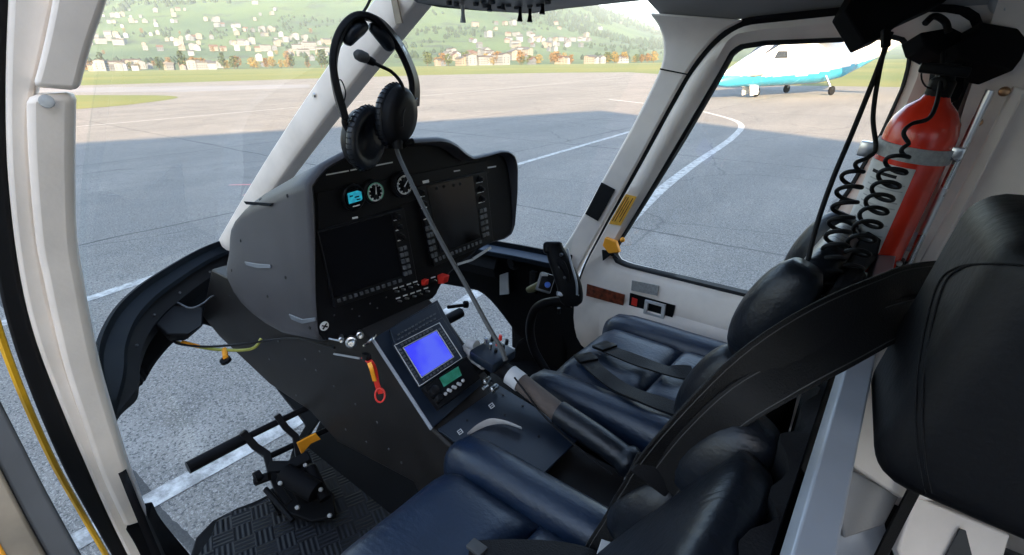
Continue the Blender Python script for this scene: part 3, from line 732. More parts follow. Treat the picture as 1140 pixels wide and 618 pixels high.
# floor
b = MB(); fl = [(1.16, -.16), (1.235, -.21), (1.258, -.26), (1.25, -.32), (1.235, -.36), (1.225, -.42), (1.30, -.46), (1.34, -.60), (1.40, -.66), (1.40, -.90), (1.34, -.96), (1.25, -1.1), (1.25, -1.3), (1.15, -1.42), (-1.75, -1.46), (-1.75, -.10), (.9, -.06), (1.1, -.10)]
b.prism([Vector((x, y, .70)) for x, y in fl], (0, 0, .045)); b.build('floor', M['matte'], heli, bevel=.004)
b = MB(); b.prism([Vector((x, y, .747)) for x, y in [(1.20, -.235), (1.236, -.262), (1.24, -.30), (1.212, -.35), (1.205, -.42), (1.28, -.465), (1.31, -.565), (.62, -.565), (.62, -.17), (1.15, -.17)]], (0, 0, .006))
fm = b.build('floor_mat', M['tread']); tag(fm, 'black checker tread rubber mat under the pedals', 'floor mat')
b = MB(); b.box((-.32, -.08, .76), (2.6, .09, .09), bev=.01); b.build('door_sill', M['matte'], heli)
b = MB(); b.box((-.40, -1.47, .78), (2.5, .06, .13), bev=.01); b.build('door_sill', M['white'], heli)
b = MB(); b.box((1.04, -1.462, .87), (.34, .02, .27)); b.build('kick_panel', M['matte'], heli)
# nose rim and hull
half = [(.93, -.10), (1.12, -.12), (1.29, -.15), (1.46, -.178), (1.6, -.225), (1.75, -.30), (1.87, -.39), (1.96, -.486), (2.06, -.61), (2.115, -.70), (2.135, -.78)]
rim = crv([(x, y, 1.2) for x, y in half] + [(x, -1.56-y, 1.2) for x, y in half[-2::-1]], 121)
def inset(p, q, dz):
    c = Vector((1.0, YC, p.z)); d = (c-p); d.normalize(); r = p+d*q; r.z += dz; return r
def rw(p):
    return 1.0 if p.y < YC else smoothstep(1.16, 1.5, p.x)
rings = [[p, p+Vector((0, 0, .012)), inset(p, .012*rw(p), .014), inset(p, .016*rw(p), -.006), inset(p, .004+.054*rw(p), -.018), inset(p, .005+.057*rw(p), -.03), inset(p, .003+.017*rw(p), -.03)] for p in rim if p.y < YC or p.x > 1.05]
b = MB(); b.loft(rings); b.build('nose_rim', M['rim'], heli, smooth=35)
b = MB(); b.loft([[inset(p, .018, -.003), inset(p, .056, -.014), inset(p, .056, -.018), inset(p, .018, -.010)] for p in rim if p.y < YC-.25 and p.x < 1.62]); b.build('sky_sheen_strip', M['ledge_sheen'], heli, smooth=35)  # strip laid on the right rim, sky reflection put into its blue colour
NT = 28; skin, gl = MB(), MB(); grid = []
for p in rim:
    bx = .95+(p.x-.95)*.46; by = YC+(p.y-YC)*(.965-.44*smoothstep(1.0, 1.55, p.x))
    row = []
    for k in range(NT+1):
        ph = math.pi/2*k/NT; c_ = math.cos(ph)
        row.append(Vector((bx+(p.x-bx)*c_, by+(p.y-by)*c_, 1.185-.475*math.sin(ph))))
    grid.append(row)
def poly_glass(i):                    # start and end angle index of the glass for each rim station
    px = rim[i].x; left = rim[i].y > YC
    w0 = smoothstep(1.06, 1.17, px) if left else smoothstep(1.17, 1.36, px)
    wk = smoothstep(.10, .26, rim[i].y-YC) if left else smoothstep(.03, .08, YC-rim[i].y)
    return w0*wk
for i in range(len(grid)-1):
    g0, g1 = poly_glass(i), poly_glass(i+1)
    def at(col, f):
        f = max(0, min(NT, f)); k = min(int(f), NT-1); return grid[col][k].lerp(grid[col][k+1], f-k)
    def quads(mb, fa, fb):
        for q in range(12):
            va = [at(i, fa[0]+(fa[1]-fa[0])*q/12), at(i+1, fb[0]+(fb[1]-fb[0])*q/12), at(i+1, fb[0]+(fb[1]-fb[0])*(q+1)/12), at(i, fa[0]+(fa[1]-fa[0])*(q+1)/12)]
            mb.bm.faces.new([mb.bm.verts.new(v) for v in va])
    lo, hi = (7.5 if rim[i].y < YC else 1.2+6.3*smoothstep(1.3, 1.72, rim[i].x)), NT*.965
    mid = 15
    a0 = (mid+(lo-mid)*g0**.5, mid+(hi-mid)*g0**.5); b0 = (mid+(lo-mid)*g1**.5, mid+(hi-mid)*g1**.5)
    quads(skin, (0, a0[0]), (0, b0[0])); quads(skin, (a0[1], NT), (b0[1], NT))
    if g0 > 0 or g1 > 0: quads(gl, a0, b0)
o = skin.build('nose_skin', M['matte'], heli, smooth=60)
sol = o.modifiers.new('solid', 'SOLIDIFY'); sol.thickness = .012; sol.offset = 1
o = gl.build('chin_window', M['chin'], heli, smooth=180)
# inner stiffener of the rim
b = MB(); rings = []
for p in rim[8:111]:
    if p.y > YC and p.x < 1.2: continue
    w_ = rw(p); a = inset(p, .03*w_, -.03); rings.append([a, inset(p, .075*w_+.003, -.03-.045*w_), inset(p, .062*w_+.003, -.035-.08*w_), inset(p, .045*w_, -.034-.076*w_), inset(p, .05*w_, -.032-.043*w_), inset(p, .015*w_, -.031-.004*w_)])
b.loft(rings); b.build('rim_stiffener', M['matte'], heli, smooth=35)
for k in range(26, 108, 8):
    b = MB(); c = inset(rim[k], .067, -.06); b.lathe(c, (c-Vector((3, YC, 1.0)))*-1 if False else Vector((1.0, YC, 1.5))-c, [(-.002, .004), (.003, .0035)], 8); b.build('rivet', M['key'], heli)
# windscreen panes
def topc(y): return Vector((xfront(y)+.01, y, 0))
topcurve = crv([PLf(122, 20)+Vector((.03, 0, 0)), Vector((.66, -.24, 1.965)), Vector((.70, -.42, 2.01)), Vector((.75, -.60, 2.03)), Vector((.775, -.78, 2.04)), Vector((.75, -.96, 2.03)), Vector((.70, -1.14, 2.01)), Vector((.67, -1.30, 1.975)), PR(738, 40)+Vector((.03, -.02, 0))], 121)
for s0, s1 in ((0, 60), (60, 120)):
    g = []
    for i in range(s0, s1+1, 2):
        a = rim[i]+Vector((.01, 0, .012)); c = topcurve[i]; row = []
        for k in range(13):
            f = k/12; p = a.lerp(c, f); bul = math.sin(math.pi*f)*(.06+.05*math.sin(math.pi*i/120)); p += Vector((bul*.7, (p.y-YC)*bul*.35, bul*.55)); row.append(p)
        g.append(row)
    b = MB(); b.sheet(g); b.build('windscreen', M['glass'], heli, smooth=180)
# centre post
def post(t): return Vector((2.12, YC, 1.20)).lerp(Vector((.80, YC, 2.06)), t)
pts = [post(t)+Vector((0, 0, .02*math.sin(math.pi*t))) for t in [i/16 for i in range(17)]]
tn = (pts[-1]-pts[0]).normalized(); nn = Vector((0, 1, 0)).cross(tn).normalized()
if nn.z > 0: nn = -nn
b = MB(); b.loft([[p+Vector((0, .034, 0))-nn*.02, p+Vector((0, .030, 0))+nn*.035, p+Vector((0, .018, 0))+nn*.05, p+Vector((0, -.022, 0))+nn*.055, p+Vector((0, -.034, 0))+nn*.035, p+Vector((0, -.034, 0))-nn*.02] for p in pts])
cp = b.build('centre_post', M['white'], heli, bevel=.004, smooth=35)
b = MB(); c = P(350, 106, y=YC+.036); b.lathe(c, (0, 1, 0), [(0, .006), (.004, .005)], 10); b.build('screw', M['steel'], cp)
b = MB(); b.prism([P(436, -6, y=YC+.037), P(442, -6, y=YC+.037), P(449, 26, y=YC+.037), P(442, 27, y=YC+.037)], (0, .004, 0)); b.build('tan_strip', M['tan'], cp)
# left door, swung open
dr = MB(); hpx = [(-3, 440), (8, 462), (30, 505), (58, 560), (92, 622), (130, 690)]
def DP(u, v): return P(u, v, x=.93-.0006*(v-440))
A = crv([DP(u, v) for u, v in hpx], 24)
dr.strip(A, [p+Vector((.012, .030, -.01)) for p in A], lambda p: Vector((.05, 0, 0))); ld = dr.build('open_door', M['greyseal'], heli, bevel=.005)
b = MB(); b.strip([p+Vector((.006, .030, -.01)) for p in A], [p+Vector((-.03, .75, -.05)) for p in A], lambda p: Vector((.035, 0, 0))); b.build('door_lining', M['tan'], ld, bevel=.004)
b = MB(); b.strip([p+Vector((-.001, .062, -.012)) for p in A[8:]], [p+Vector((-.003, .085, -.014)) for p in A[8:]], lambda p: Vector((.02, 0, 0))); b.build('yellow_stripe', M['orange'], ld, bevel=.003)
# skids
for s in (-1, 1):
    y = YC+s*1.12
    b = MB(); b.tube(crv([(1.7, y, .28), (1.5, y, .1), (1.25, y, .045), (.6, y, .04), (-2.6, y, .04), (-2.7, y, .045)], 30), .04, 12); b.build('skid', M['black'], heli)
    for x in (.45, -1.5):
        b = MB(); b.tube(crv([(x, y, .05), (x, y-s*.12, .34), (x, y-s*.45, .58), (x, YC, .66)], 20), .033, 10); b.build('cross_tube', M['black'], heli)
b = MB(); b.box((-.5, YC, .655), (3.2, 1.28, .09), bev=.03); b.build('belly', M['yellow'], heli)
# bulkhead rail behind the front seats
b = MB(); q0, q1 = Vector((-.004, -.12, 0)), Vector((.045, -1.42, 0)); dx = Vector((.019, 0, 0))
b.loft([[q-dx+Vector((0, 0, 1.395)), q-dx+Vector((0, 0, 1.468)), q+dx*.55+Vector((0, 0, 1.47)), q+dx+Vector((0, 0, 1.458)), q+dx+Vector((0, 0, 1.395))] for q in (q0, q1)])
b.build('bulkhead_rail', M['alu'], heli, bevel=.002)
b = MB(); e_ = Vector((.026, 0, 0)); qa, qb = q0.lerp(q1, .0), q0.lerp(q1, .97)
rings = []
for k in range(81):
    f = k/80; q = qa.lerp(qb, f); fx = e_*(1.75+.35*math.sin(f*95)+.2*math.sin(f*41))
    rings.append([q+e_+Vector((0, 0, .76)), q+e_+Vector((0, 0, 1.445)), q+fx*.9+Vector((0, 0, 1.445+.006*math.sin(f*60))), q+fx*1.1+Vector((0, 0, 1.1)), q+fx*1.15+Vector((0, 0, .76))])
b.loft(rings); b.build('bulkhead_curtain', M['mesh'], heli)
b = MB(); b.box((.105, -.745, 1.09), (.02, .34, .64), bev=.006); b.build('bulkhead_curtain', M['mesh'], heli)
for y in (-.13, -1.41):
    b = MB(); b.box((.0 if y > -1 else .04, y, 1.07), (.04, .03, .65)); b.build('rail_post', M['alu'], heli)
b = MB(); b.box((.075, -1.38, 1.475), (.16, .13, .012), bev=.004); b.build('rail_bracket', M['alu'], heli)

# ================================================================== front seats
def seat(name, xf, y0, label, top, recline=.17, lift=0.0):
    root = empty(name, (xf-.2, y0, .745), label, 'pilot seat', 'front seats')
    def V(x, y, z): return Vector((xf+x, y0+y, .745+z))
    def rbox(nm, c, s, mt, bev, par=root, rot=None, puff=0):
        b = MB(); b.box(V(*c), s, rot=rot, bev=bev, seg=4); return b.build(nm, mt, par, smooth=70)
    rbox('seat_base', (-.23, 0, .13), (.36, .34, .26), M['matte'], .02)
    def pad(nm, x0, x1, hw, z0, z1, mt, front=False):
        g = []; nx, ny = 14, 12
        for i in range(nx+1):
            t = i/nx; x = x0+(x1-x0)*t; row = []
            for j in range(ny+1):
                s = j/ny*2-1
                edge = (1-abs(s)**7)*(1-abs(2*t-1)**9)
                z = z1-.030*(1-edge)-.010*math.cos(s*1.4)*0 - .006*(1-abs(s))*math.sin(math.pi*t)
                if front and t > .72: z -= .060*((t-.72)/.28)**2
                row.append(V(x, s*hw, z))
            g.append(row)
        b = MB(); bot = [[Vector((p.x, p.y, .745+z0)) for p in r] for r in g]
        b.sheet(g); b.loft([g[0], bot[0]], False, False); b.loft([g[-1], bot[-1]], False, False)
        b.loft([[r[0] for r in g], [r[0] for r in bot]], False, False); b.loft([[r[-1] for r in g], [r[-1] for r in bot]], False, False)
        return b.build(nm, mt, root, smooth=50)
    pad('seat_cushion', -.250, .0, .150, .25, .385+lift, M['leather'], True)
    pad('seat_cushion', -.415, -.253, .150, .25, .388+lift, M['leather'])
    for s in (-1, 1):
        b = MB(); rings = []
        xs = [-.43, -.425, -.40, -.34, -.25, -.15, -.07, -.02, .005, .012]; sc = [.3, .7, .95, 1, 1, 1, .98, .9, .7, .3]
        for x, q in zip(xs, sc):
            wr = 1 + (.03*math.sin(x*90) if x < -.27 else .0)
            rings.append([V(x, s*.194 + math.copysign(abs(math.cos(a))**.75, math.cos(a))*.050*q, .325 - .03*(1-q) + math.copysign(abs(math.sin(a))**.8, math.sin(a))*.078*q*wr + .012*(x+.2)*0) for a in [2*math.pi*k/20 for k in range(20)]])
        b.loft(rings); b.build('side_bolster', M['leather'], root, smooth=70)
    # backrest
    H = top-.40; ang = math.atan2(recline, H); L = math.hypot(H, recline)
    up = Vector((-math.sin(ang), 0, math.cos(ang))); fr = Vector((math.cos(ang), 0, math.sin(ang)))
    def Bk(l_, y, d): return V(-.405, y, .40)+up*l_*L+fr*d
    b = MB(); rings = []
    for t, q in ((-.04, .7), (0, .95), (.1, 1), (.4, 1), (.46, .97), (.5, .985), (.8, .98), (.93, .9), (.98, .7), (1.0, .4)):
        r_ = []
        for k in range(28):
            a = 2*math.pi*k/28
            cy = math.copysign(abs(math.cos(a))**.35, math.cos(a)); cd_ = math.copysign(abs(math.sin(a))**.6, math.sin(a))
            r_.append(Bk(t, cy*.148*min(1, q+.1), .0+cd_*.033*q))
        rings.append(r_)
    b.loft(rings); b.build('backrest', M['leatherblack'], root, smooth=60)
    for s in (-1, 1):
        for (t0, t1) in ((.0, .50), (.50, .97)):
            b = MB(); rings = []
            for i in range(13):
                f = i/12; q = max(.12, math.sin(math.pi*min(1, max(0, .04+.92*f)))**.35); t = t0+(t1-t0)*f
                rings.append([Bk(t, s*.182+math.cos(a)*.046*q, .018+math.copysign(abs(math.sin(a))**.8, math.sin(a))*.052*q) for a in [2*math.pi*k/18 for k in range(18)]])
            b.loft(rings); b.build('back_bolster', M['leatherblack'], root, smooth=70)
    b = MB(); rings = []
    for t, q in ((-.05, .98), (.5, 1), (.9, .97), (.96, .85)):
        rings.append([Bk(t, -.215*q, -.03), Bk(t, .215*q, -.03), Bk(t, .20*q, -.062), Bk(t, .07, -.068), Bk(t, .05, -.060), Bk(t, -.05, -.060), Bk(t, -.07, -.068), Bk(t, -.20*q, -.062)])
    b.loft(rings); b.build('back_cover', M['mesh'], root, smooth=30, bevel=.006)
    return root, Bk
s1, B1 = seat('pilot_seat', .64, -.385, 'near dark leather seat in the foreground with a wide cushion, empty', .70)
s2, B2 = seat('pilot_seat', .665, -1.075, 'far dark leather seat beside the closed door, lap belts lying on its cushion', .80, .16, .012)
def topz(x, y, s=.388): return Vector((x, y, .745+s))
# lap belts on the far seat
for k, (px, lb) in enumerate([([(652, 400), (668, 415), (690, 431), (718, 443), (752, 455)], 'black lap belt lying on the far seat nearer the collective'),
                              ([(673, 387), (690, 394), (722, 406), (745, 413), (772, 415)], 'black lap belt lying on the far seat nearer the door')]):
    pts = crv([P(u, v, z=1.152 + .008*(i % 2)) for i, (u, v) in enumerate(px)], 24)
    root = empty('lap_belt', pts[0], lb, 'seat belt', 'lap belts')
    b = MB(); b.ribbon(pts, Vector((.35, 1, 0)), .042, .004); b.build('webbing', M['strap'], root)
    t = (pts[0]-pts[3]).normalized(); b = MB(); b.box(pts[0]+Vector((0, 0, .004)), (.045, .05, .009), rot=box_axes(t, Vector((0, 0, 1)).cross(t), (0, 0, 1)), bev=.002); b.build('buckle', M['black'], root)
# shoulder harness over the near seat
def strap(px, w_, name, parent, mt=M['strap'], tw=0, n=30):
    pts = crv([P(u, v, d=d) for u, v, d in px], n); wd = []
    for i, p in enumerate(pts):
        a = pts[max(0, i-1)]; c = pts[min(n-1, i+1)]; t = (c-a).normalized(); vd = (p-CAM).normalized()
        s = t.cross(vd).normalized(); tt = tw+.35*math.sin(i*.33); wd.append((s*math.cos(tt)+vd*math.sin(tt)))
    b = MB(); b.ribbon(pts, wd, w_, .004); o = b.build(name, mt, parent, bevel=.0012, smooth=60)
    for sg in (-1, 1):
        b = MB(); q = []
        for p, d_, k in zip(pts, wd, range(n)):
            a = pts[max(0, k-1)]; c = pts[min(n-1, k+1)]; t = (c-a).normalized(); d2 = (d_-t*d_.dot(t)).normalized(); nn_ = t.cross(d2)
            if nn_.dot(CAM-p) < 0: nn_ = -nn_
            q.append(p+d2*(w_*.40*sg)+nn_*.0021)
        b.tube(q, .0007, 5); b.build('stitching', M['greyseal'], o)
    return o
h1 = empty('shoulder_harness', P(700, 560, d=.74), 'wide black shoulder harness hanging over the near seat', 'harness')
strap([(1075, 312, .76), (1022, 318, .70), (985, 333, .66), (925, 362, .63), (860, 402, .61), (800, 447, .62), (752, 495, .66), (722, 540, .71)], .066, 'shoulder_strap', h1, tw=.55)
strap([(1075, 338, .75), (1018, 350, .68), (985, 362, .65), (930, 391, .615), (870, 423, .60), (820, 453, .605), (775, 494, .64), (738, 540, .69)], .048, 'shoulder_strap', h1, tw=.05)
strap([(733, 515, .70), (712, 552, .745), (690, 590, .79), (668, 622, .82), (650, 650, .84)], .060, 'shoulder_strap', h1, tw=.2)
b = MB(); c = P(733, 522, d=.69); b.box(c, (.058, .05, .010), rot=box_axes(RT*.8-UP*.6, UP*.8+RT*.6, -FWD), bev=.003); b.build('stitched_pad', M['mesh'], h1)
b = MB(); b.box(P(697, 540, d=.80), (.008, .026, .006), rot=box_axes(RT*.8+UP*.5, UP, -FWD), bev=.002); b.build('metal_tongue', M['steel'], h1)
b = MB(); b.box(P(674, 611, d=.79), (.020, .024, .002), rot=box_axes(RT*.9-UP*.3, UP*.9+RT*.3, -FWD)); b.build('white_tag', M['legend'], h1)
lb = empty('lap_belt', P(620, 612, z=1.14), 'dark lap belt lying across the near seat cushion', 'seat belt')
b = MB(); b.ribbon(crv([P(522, 614, z=1.142), P(580, 612, z=1.146), (P(640, 617, z=1.143)), P(700, 640, z=1.14)], 14), Vector((1, -.3, 0)), .035, .004); b.build('webbing', M['strap'], lb)
b = MB(); b.box(P(531, 610, z=1.146), (.03, .02, .008), bev=.002); b.build('buckle', M['greyseal'], lb)

# rear seat seen behind the rail
rs = empty('rear_seat', (-.2, -.75, .745), 'large black padded headrest of a rear seat on a white shell, right of the rail', 'rear seat')
b = MB(); b.box((-.150, -.695, 1.550), (.25, .22, .30), rot=Matrix.Rotation(R(-9), 3, 'Y') @ Matrix.Rotation(R(8), 3, 'Z'), bev=.040, seg=5); hr = b.build('headrest', M['headblack'], rs, smooth=80)
bpy.context.view_layer.update(); dg0 = bpy.context.evaluated_depsgraph_get(); dg0.update()
from mathutils.bvhtree import BVHTree
t0_ = BVHTree.FromObject(hr, dg0); hw0 = wloc(hr)
def HRP(u, v):
    h = t0_.ray_cast(CAM-hw0, ray(u, v).normalized())
    return h[0]+hw0+h[1]*.0008 if h[0] is not None else None
for off in (0, 7):
    b = MB(); q = [HRP(u+off, v) for u, v in [(1030, 548), (1024, 520), (1020, 470), (1022, 420), (1032, 360), (1046, 315), (1066, 298), (1100, 294), (1137, 296)]]
    q = [p for p in q if p is not None]
    if len(q) > 3: b.tube(crv(q, 40), .0011, 6); b.build('seam', M['mesh'], hr)
    else: b.bm.free()
b = MB(); b.box((-.19, -.86, 1.64), (.16, .10, .14), bev=.03); b.build('headrest_wing', M['headblack'], rs)
b = MB(); b.prism([P(u, v, d=.80) for u, v in [(985, 372), (960, 440), (940, 513), (1004, 556), (1060, 560), (1060, 380)]], FWD*.02); b.build('shell', M['white'], rs, bevel=.004)
b = MB(); b.prism([P(u, v, d=.84) for u, v in [(942, 520), (1002, 552), (985, 585), (940, 600), (935, 560)]], FWD*.02); b.build('shell_side', M['liner'], rs, bevel=.003)
b = MB(); b.prism([P(u, v, d=.80) for u, v in [(1018, 552), (1125, 596), (1112, 640), (1010, 640), (1000, 612)]], FWD*.02); b.build('shell_foot', M['white'], rs, bevel=.003)
b = MB(); b.prism([P(u, v, d=.86) for u, v in [(905, 590), (985, 580), (1000, 660), (900, 660)]], FWD*.02); b.build('shell_bracket', M['alu'], rs, bevel=.003)
b = MB(); b.prism([P(u, v, d=.795) for u, v in [(1068, 588), (1074, 590), (1082, 622), (1050, 622)]], FWD*.01-FWD*.012); b.build('latch', M['greyseal'], rs)
b = MB(); b.ribbon([P(1018, 545, d=.78), P(1000, 580, d=.78), P(975, 630, d=.79)], RT, .018, .004); b.build('strap', M['strap'], rs)
b = MB(); b.box((-.35, -.75, .93), (.5, .5, .36), bev=.05); b.build('seat_base', M['leatherblack'], rs)
#PART3
# ================================================================== instrument panel
XP = .93
pnl = empty('instrument_panel', (1.15, -.80, 1.2), 'black hooded instrument panel with two large dark screens', 'instrument panel')
op = [(344, 206), (350, 197), (362, 184), (393, 167), (430, 160), (463, 156), (490, 154.5), (500, 156), (510, 161), (520, 170), (529, 175.5), (545, 172), (560, 168), (569, 168.5), (575, 174), (577.5, 186), (577, 215), (574, 250), (571, 260), (563, 266), (548, 270), (536, 276), (518, 290), (501, 304), (491, 317), (484, 331), (450, 350), (416, 367), (388, 376), (364, 380), (357, 378), (354, 370), (351, 330), (347, 250)]
ring0 = resample([P(u, v, x=XP) for u, v in op], 120, True)
YL, YRt = -.50, -1.155
def sh(p, x, s, zt, zb, wmin=0):
    """hood section further forward: scaled about the panel middle"""
    yc = -.815; z0, z1 = 1.33, 1.69
    f = (p.z-1.30)/(1.69-1.30)
    return Vector((x, yc+(p.y-yc)*s, zb+(zt-zb)*f))
c0 = sum(ring0, Vector())/len(ring0)
def ins(p, d):
    q = Vector((0, c0.y-p.y, c0.z-p.z)); L_ = q.length
    return p + q*(d/L_) if L_ else p
def rc(p): return max(0.0, min(1.0, (p.z-1.40)/.18))
FT = .034/.34                              # the face leans: flush at its foot, recessed under the hood
def fxp(z): return XP + .002 + FT*(z-1.33)
def toface(p): return Vector((fxp(p.z), p.y, p.z))
rings = [[toface(ins(p, .004+.018*rc(p)))+Vector((.02, 0, 0)) for p in ring0], [ins(p, .003+.009*rc(p))+Vector((.005, 0, 0)) for p in ring0], [ins(p, .001+.005*rc(p))+Vector((.001-.002*rc(p), 0, 0)) for p in ring0], [p+Vector((.002, 0, 0)) for p in ring0], [ins(p, -.004)+Vector((.012, 0, 0)) for p in ring0]]
for x, s, zt, zb in ((1.0, 1.015, 1.672, 1.285), (1.06, 1.01, 1.650, 1.27), (1.12, 1.0, 1.628, 1.255), (1.22, .98, 1.59, 1.245), (1.30, .96, 1.555, 1.245), (1.36, .94, 1.52, 1.25), (1.42, .915, 1.475, 1.265), (1.47, .88, 1.43, 1.285), (1.51, .83, 1.395, 1.305), (1.535, .74, 1.37, 1.32)):
    rings.append([sh(p, x, s, zt, zb) for p in ring0])
b = MB(); b.loft(rings, True, False); b.bm.faces.new([b.bm.verts.new(p) for p in rings[-1]]); hood = b.build('hood', M['hood'], pnl, smooth=50)
b = MB(); b.prism([toface(ins(p, .003+.016*rc(p))) for p in ring0], (.02, 0, 0)); b.build('face_panel', M['face'], pnl, smooth=30)
FN = Vector((-1, 0, FT)).normalized()
def FP(u, v, o=0.0): return PPL(u, v, Vector((fxp(1.4), 0, 1.4))+FN*o, FN)
FX = fxp(1.64)
def fbox(name, px, h, mt, parent=pnl, bev=.0015, base=0.0):
    b = MB(); b.prism([FP(u, v, base) for u, v in px], (-h, 0, 0)); return b.build(name, mt, parent, bevel=bev)
def bil(q, s, t):
    a, b_, c, d = [Vector((x, y, 0)) for x, y in q]; top = a.lerp(b_, s); bo = d.lerp(c, s); r = top.lerp(bo, t); return r.x, r.y
def sub(q, s0, t0, s1, t1): return [bil(q, s0, t0), bil(q, s1, t0), bil(q, s1, t1), bil(q, s0, t1)]
# gauge row panel strip
fbox('gauge_plate', [(352, 214), (540, 178), (543, 192), (354, 262)], .004, M['face'])
# displays
D1 = [(350, 256), (446, 231), (461, 311), (370, 341)]; D2 = [(461, 207), (538, 190), (546, 268), (480, 296)]
for D, glow, lb in ((D1, 0, 'left screen, switched off'), (D2, 1, 'right screen, switched off')):
    un = fbox('display_unit', D, .012, M['black'], label if False else pnl)
    s_ = sub(D, .04, .05, .87, .90) if not glow else sub(D, .17, .04, .84, .90)
    fbox('screen', s_, .001, M['screen'], un, 0, .0122)
    b = MB()
    for k in range(12):
        f = (k+.6)/12.4; q = sub(D, f*.84+.03, .935, f*.84+.065, .975)
        b.prism([FP(u, v, .012) for u, v in q], (-.003, 0, 0))
    b.build('softkey_row', M['key'], un)
    cols = ((.885, .985),) if not glow else ((.02, .13), (.87, .985))
    for ci, (a0, a1) in enumerate(cols):
        for k, t in enumerate((.10, .24, .38)):
            cpt = FP(*bil(D, (a0+a1)/2, t), .012)
            b = MB(); b.lathe(cpt, (-1, 0, 0), [(0, .0085), (.006, .0085), (.007, .006), (.014, .0055), (.015, .004)], 14); b.build('knob', M['black'], un)
            b = MB(); b.prism([FP(u, v, .0125) for u, v in sub(D, a0+.01, t+.045, a1-.01, t+.055)], (-.0006, 0, 0)); b.build('legend', M['legend'], un)
        for k in range(5):
            for j in range(2):
                b = MB(); q = sub(D, a0+.005+j*(a1-a0)/2, .52+.085*k, a0-.008+(j+1)*(a1-a0)/2, .57+.085*k); b.prism([FP(u, v, .012) for u, v in q], (-.004, 0, 0)); b.build('key', M['key'], un)
# round gauges
def gauge(u, v, r, kindg):
    c = FP(u, v, .003)
    b = MB(); b.lathe(c, (-1, 0, 0), [(0, r*1.28), (.010, r*1.25), (.013, r*1.12), (.010, r*1.0), (.004, r*.98)], 28); g = b.build('gauge', M['black'], pnl, smooth=35)
    x = c+Vector((-.0145, 0, 0)); zv, yv = Vector((0, 0, 1)), Vector((0, -1, 0))
    b = MB(); b.lathe(c+Vector((-.012, 0, 0)), (-1, 0, 0), [(0, r), (.001, r)], 28); b.build('dial', M['screen'], g)
    if kindg == 'lcd':
        b = MB(); b.prism([x+yv*a*r+zv*e*r for a, e in ((-.78, .55), (.3, .62), (.72, .45), (.74, -.25), (.6, -.38), (-.76, -.45))], (-.001, 0, 0)); b.build('lcd_screen', M['lcd'], g)
        for a, e, w_ in ((-.6, .3, .35), (-.1, .12, .5), (.1, -.15, .4)):
            b = MB(); b.prism([x+Vector((-.0012, 0, 0))+yv*q*r+zv*t*r for q, t in ((a, e), (a+w_, e), (a+w_, e-.12), (a, e-.12))], (-.0006, 0, 0)); b.build('lcd_bar', M['screen'], g)
        b = MB(); b.prism([x+yv*q*r+zv*t*r for q, t in ((-.4, -.75), (.4, -.72), (.4, -.82), (-.4, -.85))], (-.0006, 0, 0)); b.build('legend', M['legend'], g)
    else:
        b = MB()
        for k in range(40):
            th = 2*math.pi*k/40; L_ = .16 if k % 4 else .3; wv = .03 if k % 4 else .05
            d = yv*math.sin(th)+zv*math.cos(th); t = yv*math.cos(th)-zv*math.sin(th)
            b.prism([x+d*r*(.95)+t*r*wv, x+d*r*.95-t*r*wv, x+d*r*(.95-L_)-t*r*wv, x+d*r*(.95-L_)+t*r*wv], (-.0008, 0, 0))
        b.build('dial_marks', M['legend'], g)
        if kindg == 'green':
            b = MB()
            for k in range(46):
                th = -2.5+5.0*k/46; th2 = th+5.0/46
                b.prism([x+(yv*math.sin(a)+zv*math.cos(a))*r*q for a, q in ((th, .99), (th2, .99), (th2, .90), (th, .90))], (-.0012, 0, 0))
            b.build('green_arc', M['dialgreen'], g)
        for q, s_ in ((-.45, .28), (.5, .24)):
            b = MB(); b.lathe(x+zv*q*r, (-1, 0, 0), [(0, s_*r), (.0009, s_*r*.95)], 14); b.build('sub_dial', M['black'], g)
        th = .7 if kindg == 'plain' else .1
        d = yv*math.sin(th)+zv*math.cos(th); t = yv*math.cos(th)-zv*math.sin(th)
        b = MB(); b.prism([x+Vector((-.002, 0, 0))+d*r*.85, x+Vector((-.002, 0, 0))+t*r*.06-d*r*.2, x+Vector((-.002, 0, 0))-t*r*.06-d*r*.2], (-.001, 0, 0)); b.build('needle', M['legend'], g)
gauge(391, 219, .0225, 'lcd'); gauge(413.5, 213, .0215, 'green'); gauge(446, 205, .0235, 'plain')
# annunciator strip, labels and switches
for q in ([(363, 194), (388, 189.5), (388, 190.8), (363, 195.4)], [(390, 189), (437, 180), (437, 181.4), (390, 190.4)], [(521, 189), (552, 184.5), (552, 186), (521, 191)], [(505, 190), (512, 189), (512, 190.3), (505, 191.4)]):
    b = MB(); b.prism([P(u, v, x=FX-.008) for u, v in q], (-.001, 0, 0)); b.build('white_line', M['legend'], pnl)
for q in ([(512, 203), (532, 198), (533, 201), (513, 206.5)], [(517, 196), (526, 194), (527, 198), (518, 200.5)], [(470, 201.5), (477, 200), (477.5, 203), (471, 204.5)], [(481, 204.5), (488, 203), (488.4, 205), (481.4, 206.6)], [(392, 242), (398, 241), (398.3, 243), (392.3, 244)], [(495, 214.5), (500, 213.5), (500, 215), (495, 216)]):
    fbox('label_plate', q, .0012, M['legend'], pnl, 0, .005)
for u, v in ((482, 209), (490, 207), (501, 205.5), (508, 204)):
    b = MB(); b.lathe(FP(u, v), (-1, 0, 0), [(0, .006), (.012, .0055), (.014, .004)], 12); b.build('selector_knob', M['black'], pnl)
for q in ([(509, 293), (526, 288), (526.5, 290), (509.5, 295.4)], [(526, 287), (546, 274), (546.8, 276.5), (527, 289.5)]):
    b = MB(); b.prism([FP(u, v, .004) for u, v in q], (-.002, 0, 0)); b.build('label_plate', M['silver'], pnl)
